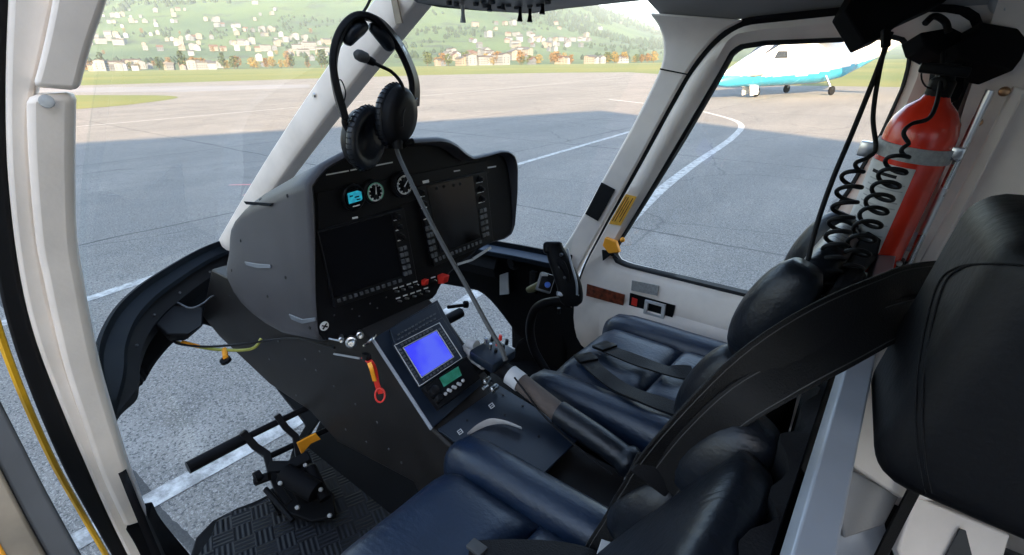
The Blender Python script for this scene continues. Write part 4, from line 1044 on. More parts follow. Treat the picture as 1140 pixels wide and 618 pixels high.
for k, (u, v) in enumerate([(440, 321), (447, 319), (455, 316.5), (462, 314), (443, 332), (451, 329), (459, 326.5), (466, 324), (474, 321), (482, 309)]):
    q = [(u-2.4, v-.1), (u+2.4, v-1.6), (u+2.6, v-.3), (u-2.2, v+1.2)]
    fbox('switch_legend', q, .0008, M['legend'], pnl, 0, .0003)
    b = MB(); c = FP(u+.5, v+3.2); b.tube([c, c+Vector((-.012, 0, .003))], [.0028, .0022], 8); b.build('toggle_switch', M['steel'], pnl)
for u, v, s_ in ((471, 312, .8), (490, 308, 1.25)):
    b = MB(); c = FP(u, v+2); q = Vector((0, -.008*s_, 0)); z_ = Vector((0, 0, .010*s_))
    b.loft([[c+q+z_, c-q+z_, c-q-z_, c+q-z_], [c+q*.9+z_*.8+Vector((-.022*s_, 0, .004)), c-q*.9+z_*.8+Vector((-.022*s_, 0, .004)), c-q*.9-z_*.6+Vector((-.016*s_, 0, 0)), c+q*.9-z_*.6+Vector((-.016*s_, 0, 0))]]); b.build('switch_guard', M['redplastic'], pnl, bevel=.0015)
for u, v in ((372, 351), (392, 344), (412, 338), (430, 331), (400, 352), (420, 343)):
    b = MB(); b.lathe(FP(u, v), (-1, 0, 0), [(0, .0022), (.001, .0018)], 8); b.build('screw', M['key'], pnl)
c = FP(361, 363, .001); b = MB(); b.lathe(c, (-1, 0, 0), [(0, .0105), (.0015, .010)], 24); bd = b.build('round_badge', M['legend'], pnl)
for th in (.6, 2.4):
    d = Vector((0, math.cos(th), math.sin(th))); t = Vector((0, -math.sin(th), math.cos(th))); x = c+Vector((-.0018, 0, 0))
    b = MB(); b.prism([x+d*.0075+t*.0012, x+d*.0075-t*.0012, x-d*.0075-t*.0022, x-d*.0075+t*.0022], (-.0006 if th < 1 else -.0009, 0, 0)); b.build('badge_mark', M['seal'], bd)
# slots and screws on the left of the hood
def hoodpt(u, v):   # intersect with the hood's left side (ruled by the lofted rings): march along y
    lo, hi = 0.3, 3.0
    from mathutils.bvhtree import BVHTree
    return None
from mathutils.bvhtree import BVHTree
dg = bpy.context.evaluated_depsgraph_get(); dg.update()
tree = BVHTree.FromObject(hood, dg); hw = wloc(hood)
def HP(u, v):
    h = tree.ray_cast(CAM-hw, ray(u, v).normalized())
    return (h[0]+hw, h[1]) if h[0] is not None else (P(u, v, y=-.53), Vector((0, 1, 0)))
for px in ([(274, 291), (288, 293.5), (302, 294.5), (303, 298.5), (288, 298.5), (276, 295)], [(323, 349), (338, 355), (352, 353), (353, 357), (338, 360), (326, 355)], [(273, 224), (305, 226), (303, 229.5), (276, 227.5)]):
    pp = [HP(u, v) for u, v in px]; nrm = sum((q[1] for q in pp), Vector()).normalized()
    b = MB(); b.prism([q[0]+nrm*.001 for q in pp], nrm*.0035); b.build('slot_lip', M['sliplip'] if px[0][1] > 230 else M['rim'], hood, bevel=.001)
for u, v in ((318, 309), (298, 330), (258, 301), (268, 268), (320, 218), (290, 222), (256, 330), (345, 365)):
    p, nr = HP(u, v); b = MB(); b.lathe(p, nr, [(0, .0042), (.0015, .0035)], 10); b.build('screw', M['seal'], hood)

# ================================================================== centre pedestal
ped = empty('centre_pedestal', (.9, -.72, .745), 'dark centre pedestal between the seats carrying a lit blue display', 'pedestal')
prof = [(235, 300), (225, 352), (244, 375), (300, 428), (345, 458), (375, 492), (460, 537)]
pp = [P(u, v, y=-.575) for u, v in prof]
prof3 = [(p.x, p.z) for p in pp] + [(.70, .76), (.45, .76), (.30, .80), (.30, 1.055), (.45, 1.062), (.62, 1.092), (.705, 1.118), (.888, 1.278), (.95, 1.30), (1.05, 1.24), (1.2, 1.20), (1.45, 1.24)]
b = MB(); b.prism([Vector((x, -.575, z)) for x, z in prof3], (0, -.208, 0)); b.build('body', M['pedside'], ped, bevel=.006, smooth=30)
A0 = Vector((.888, -.72, 1.281)); Dn = Vector((.705-.888, 0, 1.121-1.281)).normalized(); Nn = Vector((Dn.z, 0, -Dn.x)).normalized()
if Nn.z < 0: Nn = -Nn
def SP(u, v, h=0.0): return PPL(u, v, A0+Nn*h, Nn)
def sbox(name, px, h, mt, parent=ped, base=0.0, bev=.0012):
    b = MB(); b.prism([SP(u, v, base) for u, v in px], Nn*h); return b.build(name, mt, parent, bevel=bev)
sl = sbox('sloped_panel', [(413, 379), (486, 335), (536, 428), (480, 478)], .006, M['pedtop'])
top_u = sbox('keypad_unit', [(432, 369), (484, 340), (490, 357), (437, 385)], .012, M['pedtop'], ped, .004)
b = MB()
for r_ in range(2):
    for k in range(11):
        u0, v0 = 442+k*4.0, 372.5-k*2.25+r_*5.4; b.prism([SP(u, v, .0162) for u, v in [(u0, v0), (u0+2.6, v0-1.45), (u0+3.2, v0-.1), (u0+.6, v0+1.4)]], Nn*.002)
b.build('key_row', M['key'], top_u)
DQ = [(436, 384), (490, 357), (517, 399), (466, 433)]
du = sbox('display_unit', DQ, .016, M['pedtop'], ped, .004)
def sfr(q, s0, t0, s1, t1, h, w_=.012):
    o = [SP(*bil(q, s, t), h) for s, t in ((s0, t0), (s1, t0), (s1, t1), (s0, t1))]; i = [SP(*bil(q, s, t), h) for s, t in ((s0+w_, t0+w_), (s1-w_, t0+w_), (s1-w_, t1-w_), (s0+w_, t1-w_))]
    return o, i
for s0, e in ((.03, .97), (.145, .855)):
    b = MB(); o, i = sfr(DQ, s0, s0, e, e, .0203); b.frame(o, i, lambda p: Nn*.0012); b.build('display_border', M['silver'], du)
b = MB(); b.prism([SP(*bil(DQ, s, t), .0203) for s, t in ((.165, .165), (.835, .165), (.835, .835), (.165, .835))], Nn*.0006); b.build('screen', M['bluescreen'], du)
b = MB()
for k in range(9):
    for (s, t) in ((.16+.075*k, .085), (.16+.075*k, .905), (.075, .16+.075*k), (.90, .16+.075*k)):
        b.prism([SP(*bil(DQ, s+a, t+e), .0203) for a, e in ((-.018, -.018), (.026, -.018), (.026, .026), (-.018, .026))], Nn*.003)
b.build('bezel_keys', M['key'], du)
RQ = [(468, 434), (516, 402), (532, 424), (486, 458)]
ru = sbox('radio_unit', RQ, .016, M['black'], ped, .004)
sbox('lcd_screen', [(489, 421), (510, 408), (514, 418), (494, 431)], .001, M['greenlcd'], ru, .0202, 0)
for k in range(4):
    for r_ in range(2):
        u, v = 499+k*5.4-r_*3.2, 434.5-k*3.5+r_*4.2
        b = MB(); b.lathe(SP(u, v, .020), Nn, [(0, .0042), (.003, .0038), (.0045, .002)], 10); b.build('button', M['silver'], ru)
for u, v, r_ in ((482, 437, .013), (487, 445, .009)):
    b = MB(); b.lathe(SP(u, v, .020), Nn, [(0, r_), (.014, r_*.9), (.016, r_*.7)], 18); b.build('knob', M['black'], ru)
# flat rear part of the pedestal
Z1 = 1.121
def TP(u, v, h=0.0):
    p0 = Vector((.705, 0, 1.121)); nn_ = Vector((-.12, 0, .99)).normalized(); return PPL(u, v, p0+nn_*h, nn_)
NT2 = Vector((-.12, 0, .99)).normalized()
b = MB(); b.prism([Vector((.695, -.58, 1.1185)), Vector((.695, -.785, 1.1185)), Vector((.46, -.785, 1.0885)), Vector((.46, -.58, 1.0885))], (0, 0, .006)); b.build('flat_panel', M['pedtop'], ped, bevel=.001)
for u, v in ((512, 481), (547, 452)):
    o = [TP(u-3.4, v-.6, .006), TP(u+1.0, v-3.8, .006), TP(u+4, v+.4, .006), TP(u-.4, v+3.6, .006)]; cc = sum(o, Vector())/4
    b = MB(); b.frame(o, [cc+(p-cc)*.7 for p in o], lambda p: NT2*.0008)
    b.build('white_symbol', M['legend'], ped)
    b = MB(); d = (o[1]-o[0]); e = (o[3]-o[0]); b.prism([cc-d*.3-e*.06, cc+d*.3-e*.06, cc+d*.3+e*.06, cc-d*.3+e*.06], NT2*.0008); b.build('white_symbol', M['legend'], ped)
for u, v in ((490, 455), (562, 462), (582, 452), (560, 440), (520, 468), (600, 486)):
    b = MB(); b.lathe(TP(u, v, .006), NT2, [(0, .003), (.0012, .0025)], 8); b.build('screw', M['seal'], ped)
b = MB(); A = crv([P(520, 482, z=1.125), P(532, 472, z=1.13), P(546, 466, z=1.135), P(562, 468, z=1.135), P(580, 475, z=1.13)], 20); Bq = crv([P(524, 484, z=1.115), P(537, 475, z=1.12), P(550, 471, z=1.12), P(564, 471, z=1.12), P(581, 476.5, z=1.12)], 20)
b.strip(A, Bq, lambda p: Vector((0, 0, -.004))); b.build('bolster_glare', M['silver'], ped)  # added pale strip: painted glare on the near bolster's front tip
b = MB(); b.strip([P(480, 478.5, y=-.573), P(415, 379, y=-.573)], [P(482, 476.5, y=-.573), P(417, 377.5, y=-.573)], lambda p: Vector((0, .003, 0))); b.build('edge_trim', M['alu'], ped)
for u, v in ((352, 412), (396, 450), (433, 500), (372, 430), (340, 400), (420, 470), (385, 478), (447, 515), (310, 380), (300, 400), (286, 345), (330, 440), (356, 391), (408, 492)):
    b = MB(); b.lathe(P(u, v, y=-.575), (0, 1, 0), [(0, .0034), (.002, .0028)], 8); b.build('screw', M['key'], ped)
# silver rotary switches on the panel corner
for (u, v), r_ in (((391, 381), .0125), ((401, 373), .008), ((380, 378), .006)):
    b = MB(); c = P(u, v, x=.90); b.lathe(c, (-.8, .5, .2), [(-.03, r_*.6), (0, r_), (.004, r_), (.005, r_*.75), (.014, r_*.6), (.016, r_*.45)], 16); b.build('rotary_switch', M['steel'], ped)
b = MB(); b.tube([P(366, 377, x=.92), P(380, 380, x=.90)], [.002, .002], 6); b.build('switch_lever', M['steel'], ped)
b = MB(); b.tube(crv([P(405, 385, x=.89), P(414, 378, x=.87), P(418, 373, x=.88)], 10), .003, 6); b.build('switch_lever', M['steel'], ped)
b = MB(); b.tube([P(372, 394, y=-.57), P(400, 399, y=-.56)], .0028, 6); b.build('stay_rod', M['alu'], ped)

# key with warning tag
kt = empty('key_tag', P(412, 420, y=-.555), 'small orange and red tag hanging from the switch key on the pedestal', 'key tag')
b = MB(); b.ribbon(crv([P(405, 398, y=-.55), P(413, 404, y=-.545), P(417, 412, y=-.55), P(420, 428, y=-.552), P(424, 438, y=-.556)], 16), RT, .012, .003); b.build('tag', M['redplastic'], kt)
b = MB(); b.ribbon(crv([P(411, 404, y=-.54), P(414, 412, y=-.538), P(417, 424, y=-.545)], 10), RT, .009, .003); b.build('tag', M['orange'], kt)
b = MB()
ringc = P(423, 440, y=-.55); b.tube([ringc+RT*.011*math.cos(t)+UP*.016*math.sin(t) for t in [i*2*math.pi/16 for i in range(17)]], .0022, 6); b.build('key_ring', M['redplastic'], kt)
b = MB(); b.box(P(408, 398, y=-.548), (.022, .014, .02), bev=.004); b.build('key', M['black'], kt)

# ================================================================== collective and cyclic
cl = empty('collective_lever', P(710, 522, y=-.74), 'collective lever with a grey switch head between the two seats', 'control lever')
def CP(u, v): return P(u, v, y=-.775)
b = MB(); b.tube(crv([CP(722, 530), CP(700, 514), CP(665, 488), CP(622, 459)], 30), [.030+.004*math.sin(i*.8) if i < 12 else .027 for i in range(30)], 16); b.build('boot', M['leatherblack'], cl, smooth=70)
b = MB(); b.tube([CP(624, 461), CP(578, 424)], [.0225, .0215], 18); b.build('grip', M['brownsleeve'], cl, smooth=60)
b = MB(); b.tube([CP(580, 426), CP(568, 417)], [.0235, .0235], 18); b.build('collar', M['silver'], cl)
b = MB(); b.tube([CP(570, 418), CP(545, 402)], [.020, .018], 16); b.build('tube', M['black'], cl)
axc = (CP(525, 390)-CP(570, 418)).normalized(); axu = (Vector((0, 0, 1))-axc*axc.z).normalized(); axs = axc.cross(axu)
rot = box_axes(axc, axs, axu)
b = MB(); b.box(CP(548, 397)+axu*.006, (.075, .085, .026), rot=rot, bev=.005); hd = b.build('switch_head', M['pedtop'], cl)
b = MB(); b.box(CP(527, 411)-axu*.010, (.062, .078, .062), rot=rot, bev=.012, seg=4); b.build('head_boot', M['black'], cl, smooth=70)
b = MB(); b.tube([CP(517, 393)+axu*.012, CP(541, 408)+axu*.012], [.0185, .0205], 16); b.build('twist_knob', M['silver'], hd, bevel=.002)
b = MB(); b.tube([CP(521, 386)+axu*.012, CP(530, 390)+axu*.014], .013, 12); b.build('cap', M['silver'], hd)
for i, (u, v) in enumerate([(540, 388), (547, 386), (553, 391), (559, 396), (545, 394), (551, 400), (556, 385), (563, 390)]):
    b = MB(); c = CP(u, v)+axu*.017; b.tube([c, c+axu*.013], [.0045, .0038], 8); b.build('toggle_switch', [M['steel'], M['black'], M['redplastic'], M['black']][i % 4], hd)
for u, v in ((548, 420), (556, 428), (545, 428)):
    b = MB(); b.lathe(CP(u, v)+Vector((0, .03, 0)), (0, 1, 0), [(-.02, .008), (.0, .008), (.003, .004)], 10); b.build('bolt', M['steel'], cl)
b = MB(); b.tube(crv([CP(580, 415)+Vector((0, .024, 0)), CP(595, 432)+Vector((0, .028, 0)), CP(610, 452)+Vector((0, .028, 0)), CP(640, 480)+Vector((0, .030, 0)), CP(690, 518)+Vector((0, .032, 0))], 24), .0025, 6); b.build('cable', M['seal'], cl)

cy = empty('cyclic_stick', P(600, 408, y=-1.10), 'black curved cyclic stick with a grip full of switches in front of the far seat', 'control stick')
def YP(u, v, y=-1.10): return P(u, v, y=y)
b = MB(); b.tube(crv([YP(612, 420), YP(603, 405), YP(594, 388), YP(590, 368), YP(593, 350), YP(601, 340), YP(615, 336), YP(634, 335)], 40), .0135, 14); b.build('stick', M['black'], cy, smooth=60)
b = MB(); pts = crv([YP(636, 341), YP(636, 332), YP(633, 316), YP(626, 298), YP(619, 282), YP(617, 272)], 30)
prw = [.017, .030, .034, .035, .034, .032, .030, .027, .024, .021]
rings = []
for i, p in enumerate(pts):
    f = i/29*9; k = min(int(f), 8); w_ = prw[k]+(prw[k+1]-prw[k])*(f-k); t = (pts[min(29, i+1)]-pts[max(0, i-1)]).normalized(); e = t.cross(FWD).normalized()
    rings.append([p+e*math.copysign(abs(math.cos(a))**.7, math.cos(a))*w_+FWD*math.copysign(abs(math.sin(a))**.8, math.sin(a))*.021 for a in [2*math.pi*q/20 for q in range(20)]])
b.loft(rings); gp = b.build('grip', M['black'], cy, smooth=60)
b = MB(); b.tube(crv([YP(631, 277)-FWD*.012, YP(636, 296)-FWD*.014, YP(641, 314)-FWD*.014, YP(642, 328)-FWD*.010], 16), .0032, 6); b.build('grip_edge', M['alu'], gp)
b = MB(); b.tube(crv([YP(621, 290)-FWD*.020, YP(628, 300)-FWD*.022, YP(632, 314)-FWD*.022], 12), [.007, .010, .011, .011, .010, .009, .008, .008, .007, .006, .006, .005], 8); b.build('side_lever', M['matte'], gp)
b = MB(); c = YP(615, 276); b.box(c, (.050, .044, .034), rot=box_axes(RT, FWD, UP), bev=.009, seg=4); b.build('grip_head', M['black'], gp, smooth=70)
b = MB(); b.box(YP(632, 327), (.060, .05, .014), rot=box_axes(RT, FWD, UP), bev=.004); b.build('grip_collar', M['alu'], gp)
b = MB(); b.box(YP(607, 315), (.044, .034, .056), rot=box_axes(RT*.95-UP*.3, FWD, UP*.95+RT*.3), bev=.006); hb = b.build('switch_box', M['sliplip'], gp)
b = MB(); b.box(YP(608, 314)-FWD*.0165, (.036, .003, .047), rot=box_axes(RT*.95-UP*.3, FWD, UP*.95+RT*.3), bev=.001); b.build('display', M['black'], hb)
b = MB(); c = YP(609, 317)-FWD*.018; b.lathe(c, -FWD, [(0, .009), (.004, .008)], 14); b.build('button', mat('blue_button', (.03, .12, .5), .35), hb)
b = MB(); b.box(YP(606, 306)-FWD*.018, (.018, .004, .008), rot=box_axes(RT, FWD, UP), bev=.001); b.build('button', M['greylabel'], hb)
b = MB(); b.tube([YP(602, 316), YP(594, 321), YP(588, 323)], [.010, .012, .009], 12); b.build('trigger_knob', mat('olive_plastic', (.10, .10, .05), .5), gp)
for u, v in ((616, 291), (622, 297), (613, 288), (624, 284), (628, 309)):
    b = MB(); b.lathe(YP(u, v)-FWD*.027, -FWD, [(-.01, .005), (.004, .0045), (.006, .002)], 10); b.build('button', M['key'], gp)
b = MB(); b.tube([YP(622, 343), YP(622, 349)], .005, 8); b.build('stub', M['black'], cy)
# boot of the cyclic on the floor
b = MB(); b.lathe(Vector((.80, -1.10, .746)), (0, 0, 1), [(0, .075), (.02, .07), (.05, .05), (.09, .03), (.20, .018)], 20); b.build('boot', M['leatherblack'], cy, smooth=60)

# ================================================================== pedals
pd = empty('rudder_pedals', (1.15, -.40, .745), 'black rudder pedals on a floor bracket with an orange flag', 'pedals')
def DPx(u, v, x): return P(u, v, x=x)
b = MB(); b.tube([DPx(209, 521, 1.31), DPx(272, 488, 1.31)], [.0165, .0165], 16); b.tube([DPx(272, 488, 1.31), DPx(352, 449, 1.31)], .0095, 12); b.build('pedal_bar', M['black'], pd)
b = MB(); b.tube([DPx(298, 509, 1.27), DPx(365, 478, 1.27)], .0085, 12); b.build('pedal_bar', M['black'], pd)
def bar(name, px, w_, th, parent=pd, mt=M['black']):
    b = MB(); b.ribbon([P(u, v, x=x) for u, v, x in px], Vector((.15, 1, 0)), w_, th); return b.build(name, mt, parent, bevel=.002)
bar('pedal_arm', [(270, 481, 1.31), (284, 497, 1.29), (297, 506, 1.26), (302, 525, 1.22), (310, 545, 1.18), (322, 562, 1.12)], .020, .018)
bar('pedal_arm', [(308, 462, 1.31), (318, 476, 1.29), (329, 486, 1.27), (332, 505, 1.24), (338, 527, 1.20)], .018, .017)
b = MB(); b.prism([P(u, v, z=.768) for u, v in [(300, 548), (318, 572), (348, 583), (374, 577), (372, 552), (350, 532), (325, 535)]], (0, 0, .010)); b.build('base_plate', M['matte'], pd, bevel=.003)
b = MB(); b.tube([P(316, 527, z=.86), P(352, 548, z=.83)], .028, 14); b.tube([P(345, 520, z=.85), P(362, 556, z=.80)], .016, 10); b.tube([P(340, 556, z=.77), P(330, 535, z=.85)], .020, 10); b.build('pivot_housing', M['matte'], pd, bevel=.002)
b = MB(); b.ribbon([P(300, 520, z=.86), P(322, 520, z=.86), P(345, 508, z=.87)], Vector((1, .3, .2)), .03, .02); b.build('crossbar', M['matte'], pd, bevel=.003)
b = MB(); b.tube([P(284, 536, z=.83), P(300, 530, z=.84)], .012, 10); b.lathe(P(287, 530, z=.85), (0, 1, 0), [(-.008, .014), (.008, .014)], 12); b.build('adjuster', M['matte'], pd)
for u, v, z in ((312, 538, .86), (340, 518, .86), (357, 545, .83), (331, 565, .80), (367, 574, .79), (348, 537, .85)):
    b = MB(); b.lathe(P(u, v, z=z), (-.6, .4, .7), [(-.012, .0055), (.004, .0055), (.006, .003)], 10); b.build('bolt', M['greylabel'], pd)
bar('orange_flag', [(332, 502, 1.20), (338, 491, 1.19), (347, 487, 1.185), (357, 487, 1.18)], .004, .004)
fo = bpy.data.objects['orange_flag']; bpy.data.objects.remove(fo)
b = MB(); b.prism([P(u, v, x=1.19) for u, v in [(331, 494), (340, 489), (352, 483), (357, 489), (346, 494), (336, 506)]], (.004, 0, .002)); b.build('orange_flag', M['orange'], pd)
b = MB(); b.tube([P(312, 572, z=.765), P(296, 545, z=.80), P(326, 580, z=.765)], .008, 8); b.build('linkage', M['black'], pd)
# far pedals, seen through the gap under the right screen
pf = empty('rudder_pedals', (1.25, -1.05, .745), 'far black rudder pedal pads seen under the right screen', 'pedals')
b = MB(); b.tube([P(496, 357, x=1.22), P(513, 348, x=1.22)], .019, 14); b.build('pedal_pad', M['black'], pf)
b = MB(); b.tube([P(499, 342, x=1.25), P(516, 340, x=1.25)], .007, 8); b.lathe(P(519, 339, x=1.25), RT, [(-.012, .010), (-.008, .014), (.006, .014), (.010, .008)], 14); b.build('pedal_knob', M['black'], pf)
b = MB(); b.tube([P(496, 357, x=1.22), (1.2, -.90, .95), (1.18, -.88, .76)], .010, 8); b.build('pedal_arm', M['black'], pf)

# ================================================================== loose and hanging things
hs = empty('headset', P(415, 100, x=.88), 'black aviation headset hanging upright from the roof in front of the centre post', 'headset')
HX = .88
def HPx(u, v, o=0): return P(u, v, x=HX) - FWD*o
arch = crv([HPx(384, 132), HPx(375, 100), HPx(371, 70), HPx(377, 42), HPx(390, 24), HPx(405, 19), HPx(422, 25), HPx(440, 45), HPx(453, 68), HPx(461, 92), HPx(461, 118)], 60)
wd = []
for i, p in enumerate(arch):
    t = (arch[min(i+1, 59)]-arch[max(0, i-1)]).normalized(); out = (p-HPx(416, 90)).normalized()
    wd.append((FWD*.94+out*.34))
b = MB(); b.ribbon(arch, wd, .036, .013); hb = b.build('headband', M['black'], hs, bevel=.003, smooth=50)
b = MB(); b.ribbon([p*.985+HPx(416, 90)*.015 for p in arch[4:24]], wd[4:24], .020, .012); b.build('slider', M['greyseal'], hb, bevel=.002)
b = MB(); b.ribbon([p*.985+HPx(416, 90)*.015 for p in arch[40:58]], wd[40:58], .020, .012); b.build('slider', M['greyseal'], hb, bevel=.002)
for px in ([(387, 50), (389, 42), (394, 35), (402, 30), (408, 29)], [(412, 29), (420, 34), (428, 42), (433, 50), (436, 56)]):
    b = MB(); q = crv([HPx(u, v) for u, v in px], 14); b.tube(q, [.006+.009*max(0, math.sin(math.pi*i/13))**.6 for i in range(14)], 12); b.build('head_pad', M['leatherblack'], hb, smooth=70)
b = MB(); q = arch[44:56]; b.ribbon([p+(p-HPx(416, 90)).normalized()*.006-FWD*.006 for p in q], wd[44:56], .010, .003); b.build('gloss_strip', mat('gloss_dark_blue', (.02, .04, .10), .2), hb)
caxis = (RT*.86-FWD*.42-UP*.22).normalized()
def cup(u, v, s, dep_):
    c = HPx(u, v, dep_)
    def ov(h, r): return (h, r)
    b = MB(); b.lathe(c, caxis*s, [(-.024, .020), (-.022, .036), (-.012, .043), (.0, .045)], 28, side=UP, ry=1.30); cu = b.build('ear_cup', M['black'], hs, smooth=50)
    b = MB(); b.lathe(c, caxis*s, [(.0, .040), (.003, .047), (.010, .050), (.018, .047), (.022, .040), (.020, .030), (.010, .026)], 28, side=UP, ry=1.28); b.build('ear_cushion', M['leatherblack'], cu, smooth=70)
    b = MB()
    for k in range(36):
        a = 2*math.pi*k/36; sd_ = (UP-caxis*UP.dot(caxis)).normalized(); w_ = caxis.cross(sd_)
        for h in (.004, .014):
            pass
        e = sd_*math.cos(a)*1.28+w_*math.sin(a); b.tube([c+caxis*s*.003+e*.0475, c+caxis*s*.010+e*.0502, c+caxis*s*.017+e*.0475], .0012, 4)
    b.build('cushion_pleats', M['matte'], cu)
    return cu, c
cA, pA = cup(402, 152, 1, -.01); cB, pB = cup(446, 134, -1, .03)
b = MB(); b.tube(crv([HPx(384, 130), HPx(384, 138), HPx(390, 150), HPx(393, 160)], 12), .006, 8); b.build('yoke', M['black'], hs)
b = MB(); b.ribbon(crv([HPx(461, 112, .01), HPx(458, 122, .035), HPx(450, 132, .055), HPx(449, 150, .06)], 14), RT, [.022]*8+[.026]*6, .008); b.build('yoke', M['black'], hs, bevel=.002)
b = MB(); b.tube(crv([HPx(455, 160, .05), HPx(458, 130, .06), HPx(455, 108, .06), HPx(444, 93, .055), HPx(430, 85, .05), HPx(422, 81, .05)], 30), .0035, 8); b.tube([HPx(424, 82, .05), HPx(419, 79.5, .05), HPx(416, 78, .05)], [.0065, .008, .006], 10); bm_ = b.build('mic_boom', M['black'], hs)
b = MB(); b.lathe(HPx(413, 76, .05), (HPx(400, 71, .05)-HPx(413, 76, .05)).normalized(), [(-.010, .006), (-.006, .0095), (.006, .0105), (.014, .009), (.019, .004)], 14); b.build('mic_foam', M['greyseal'], bm_, smooth=70)
b = MB(); b.tube([HPx(448, 158, .05), HPx(448, 172, .05)], [.011, .011], 12); b.tube([HPx(455, 168, .05), HPx(464, 164, .05)], .007, 10); b.build('cable_joint', M['black'], hs)
b = MB(); b.tube(crv([HPx(448, 165, .05), HPx(449, 178, .05), P(462, 212, d=.98), P(490, 267, d=.96), P(520, 320, d=.93), P(543, 362, d=.90), P(558, 388, d=.88), P(563, 402, d=.87)], 60), .0042, 8); b.build('headset_cord', M['greyseal'], hs)
b = MB(); b.tube(crv([HPx(376, 95, .01), HPx(382, 92, .012), HPx(387, 105, .012), HPx(385, 118, .012), HPx(383, 128, .01)], 24), .0012, 5); b.build('side_wire', M['seal'], hs)
b = MB(); b.tube([HPx(402, 17), HPx(408, 8), P(415, -6, x=.87)], .0025, 6); b.build('hook', M['seal'], hs)

# overhead switch console
oc = empty('overhead_console', (.6, -.82, 1.955), 'dark overhead switch console under the roof lining', 'switch console')
b = MB(); b.prism([Vector((.845, -.74, 1.958)), Vector((.845, -.80, 1.953)), Vector((.83, -.93, 1.952)), Vector((.81, -1.06, 1.953)), Vector((.70, -1.03, 1.954)), Vector((.40, -1.0, 1.955)), Vector((.40, -.58, 1.955)), Vector((.74, -.62, 1.960))], (0, 0, .055)); b.build('console_body', M['black'], oc, bevel=.004)
for i, (u, v) in enumerate([(500, 3), (508, 5), (530, 4), (540, 6), (548, 2), (556, 7), (566, 5), (575, 8), (590, 6), (600, 5), (610, 2), (538, 1)]):
    b = MB(); c = P(u, v, z=1.953); b.lathe(c, (0, 0, -1), [(-.002, .006), (.004, .0055), (.005, .003)], 10); b.build('switch_nut', M['key'], oc)
for (u, v), ln, mt in (((515, 6), .030, M['silver']), ((579, 8), .026, M['black']), ((590, 9), .026, M['black']), ((604, 4), .018, M['black']), ((545, 6), .010, M['key']), ((560, 5), .010, M['key'])):
    b = MB(); c = P(u, v, z=1.953); b.tube([c, c+Vector((.0, 0, -ln*.5)), c+Vector((0, .001, -ln))], [.0035, .0035, .006], 10); b.build('toggle_switch', mt, oc)
# panel joint at the wind screen edge / right post handled above

# extinguisher
et = P(1041, 112, y=-1.30); eb = P(961, 296, y=-1.315); eax = (et-eb).normalized(); eL = (et-eb).length
ex = empty('fire_extinguisher', eb, 'red fire extinguisher clamped to the cabin side behind the far door', 'fire extinguisher')
r_ = .060
b = MB(); b.lathe(eb, eax, [(0, .03), (.003, .045), (.012, r_-.003), (.02, r_), (eL-.075, r_), (eL-.055, r_*.985), (eL-.035, r_*.90), (eL-.015, r_*.70), (eL, r_*.42), (eL+.01, .02)], 36); b.build('cylinder', M['red'], ex, smooth=60)
b = MB(); b.lathe(eb+eax*(eL+.005), eax, [(0, .021), (.03, .021), (.035, .016), (.06, .016)], 14); vb = b.build('valve', M['black'], ex)
b = MB(); b.box(et+eax*.055+Vector((.005, .03, 0)), (.075, .03, .018), rot=box_axes(eax.cross(Vector((0, 1, 0))), (0, 1, 0), eax), bev=.004); b.build('lever', M['black'], vb)
b = MB(); b.lathe(et+eax*.03+Vector((.0, .022, 0)), (.5, 1, 0), [(0, .013), (.010, .013), (.011, .011)], 16); b.build('pressure_gauge', M['black'], vb)
b = MB(); cc = et+eax*.045; b.tube([cc+RT*.0-RT*.028+RT*.018*math.cos(t)+UP*.024*math.sin(t) for t in [i*2*math.pi/20 for i in range(21)]], .0016, 6); b.build('pull_ring', M['black'], vb)
lf = (-RT+eax*RT.dot(eax)).normalized(); tc_ = eax.cross(lf)
if tc_.dot(FWD) > 0: tc_ = -tc_
def EP(f, deg, r): a = R(deg); return eb+eax*eL*f+(lf*math.cos(a)+tc_*math.sin(a))*r
b = MB(); b.loft([[EP(f, -35+6*k, r_+.0006) for k in range(18)] + [EP(f, -35+6*k, r_-.001) for k in range(17, -1, -1)] for f in (.16, .30, .45, .665)]); lbx = b.build('instruction_label', mat('label_paper', (0.55, 0.54, 0.52), .5, var=.1, scale=40), ex, smooth=60)
for k in range(13):
    if k == 5: continue
    f = .19+.034*k; a0, a1 = -5, (62 if k % 3 else 44)
    b = MB(); w_ = .018 if k == 12 else .007; b.loft([[EP(f+e, a0+(a1-a0)*q/8, r_+h) for q, h in [(q, .0012) for q in range(9)] + [(q, .0002) for q in range(8, -1, -1)]] for e in (0, w_)]); b.build('text_line', M['greylabel'] if k != 12 else M['seal'], lbx)
for f in (.735,):
    c = eb+eax*eL*f
    b = MB(); b.lathe(c, eax, [(-.014, r_+.0005), (-.014, r_+.004), (.014, r_+.004), (.014, r_+.0005)], 36); bd = b.build('clamp_band', M['greylabel'], ex, smooth=40)
    b = MB(); b.box(c+Vector((.075, .035, 0))+eax*.0, (.026, .022, .030), rot=box_axes(eax.cross(Vector((0, 1, 0))), (0, 1, 0), eax), bev=.003); b.build('band_latch', M['steel'], bd)
    b = MB(); b.box(c+Vector((-.066, .01, 0)), (.022, .02, .026), rot=box_axes(eax.cross(Vector((0, 1, 0))), (0, 1, 0), eax), bev=.003); b.build('band_hinge', M['steel'], bd)
b = MB(); b.tube([eb+Vector((-.074, 0, 0))-eax*.01, et+Vector((-.072, 0, 0))+eax*.02], .007, 10); b.build('bracket_rod', M['steel'], ex)
b = MB(); b.box(eb+Vector((-.050, 0, 0))+eax*.01, (.035, .05, .04), rot=box_axes(eax.cross(Vector((0, 1, 0))), (0, 1, 0), eax), bev=.005); b.build('foot_bracket', M['black'], ex)
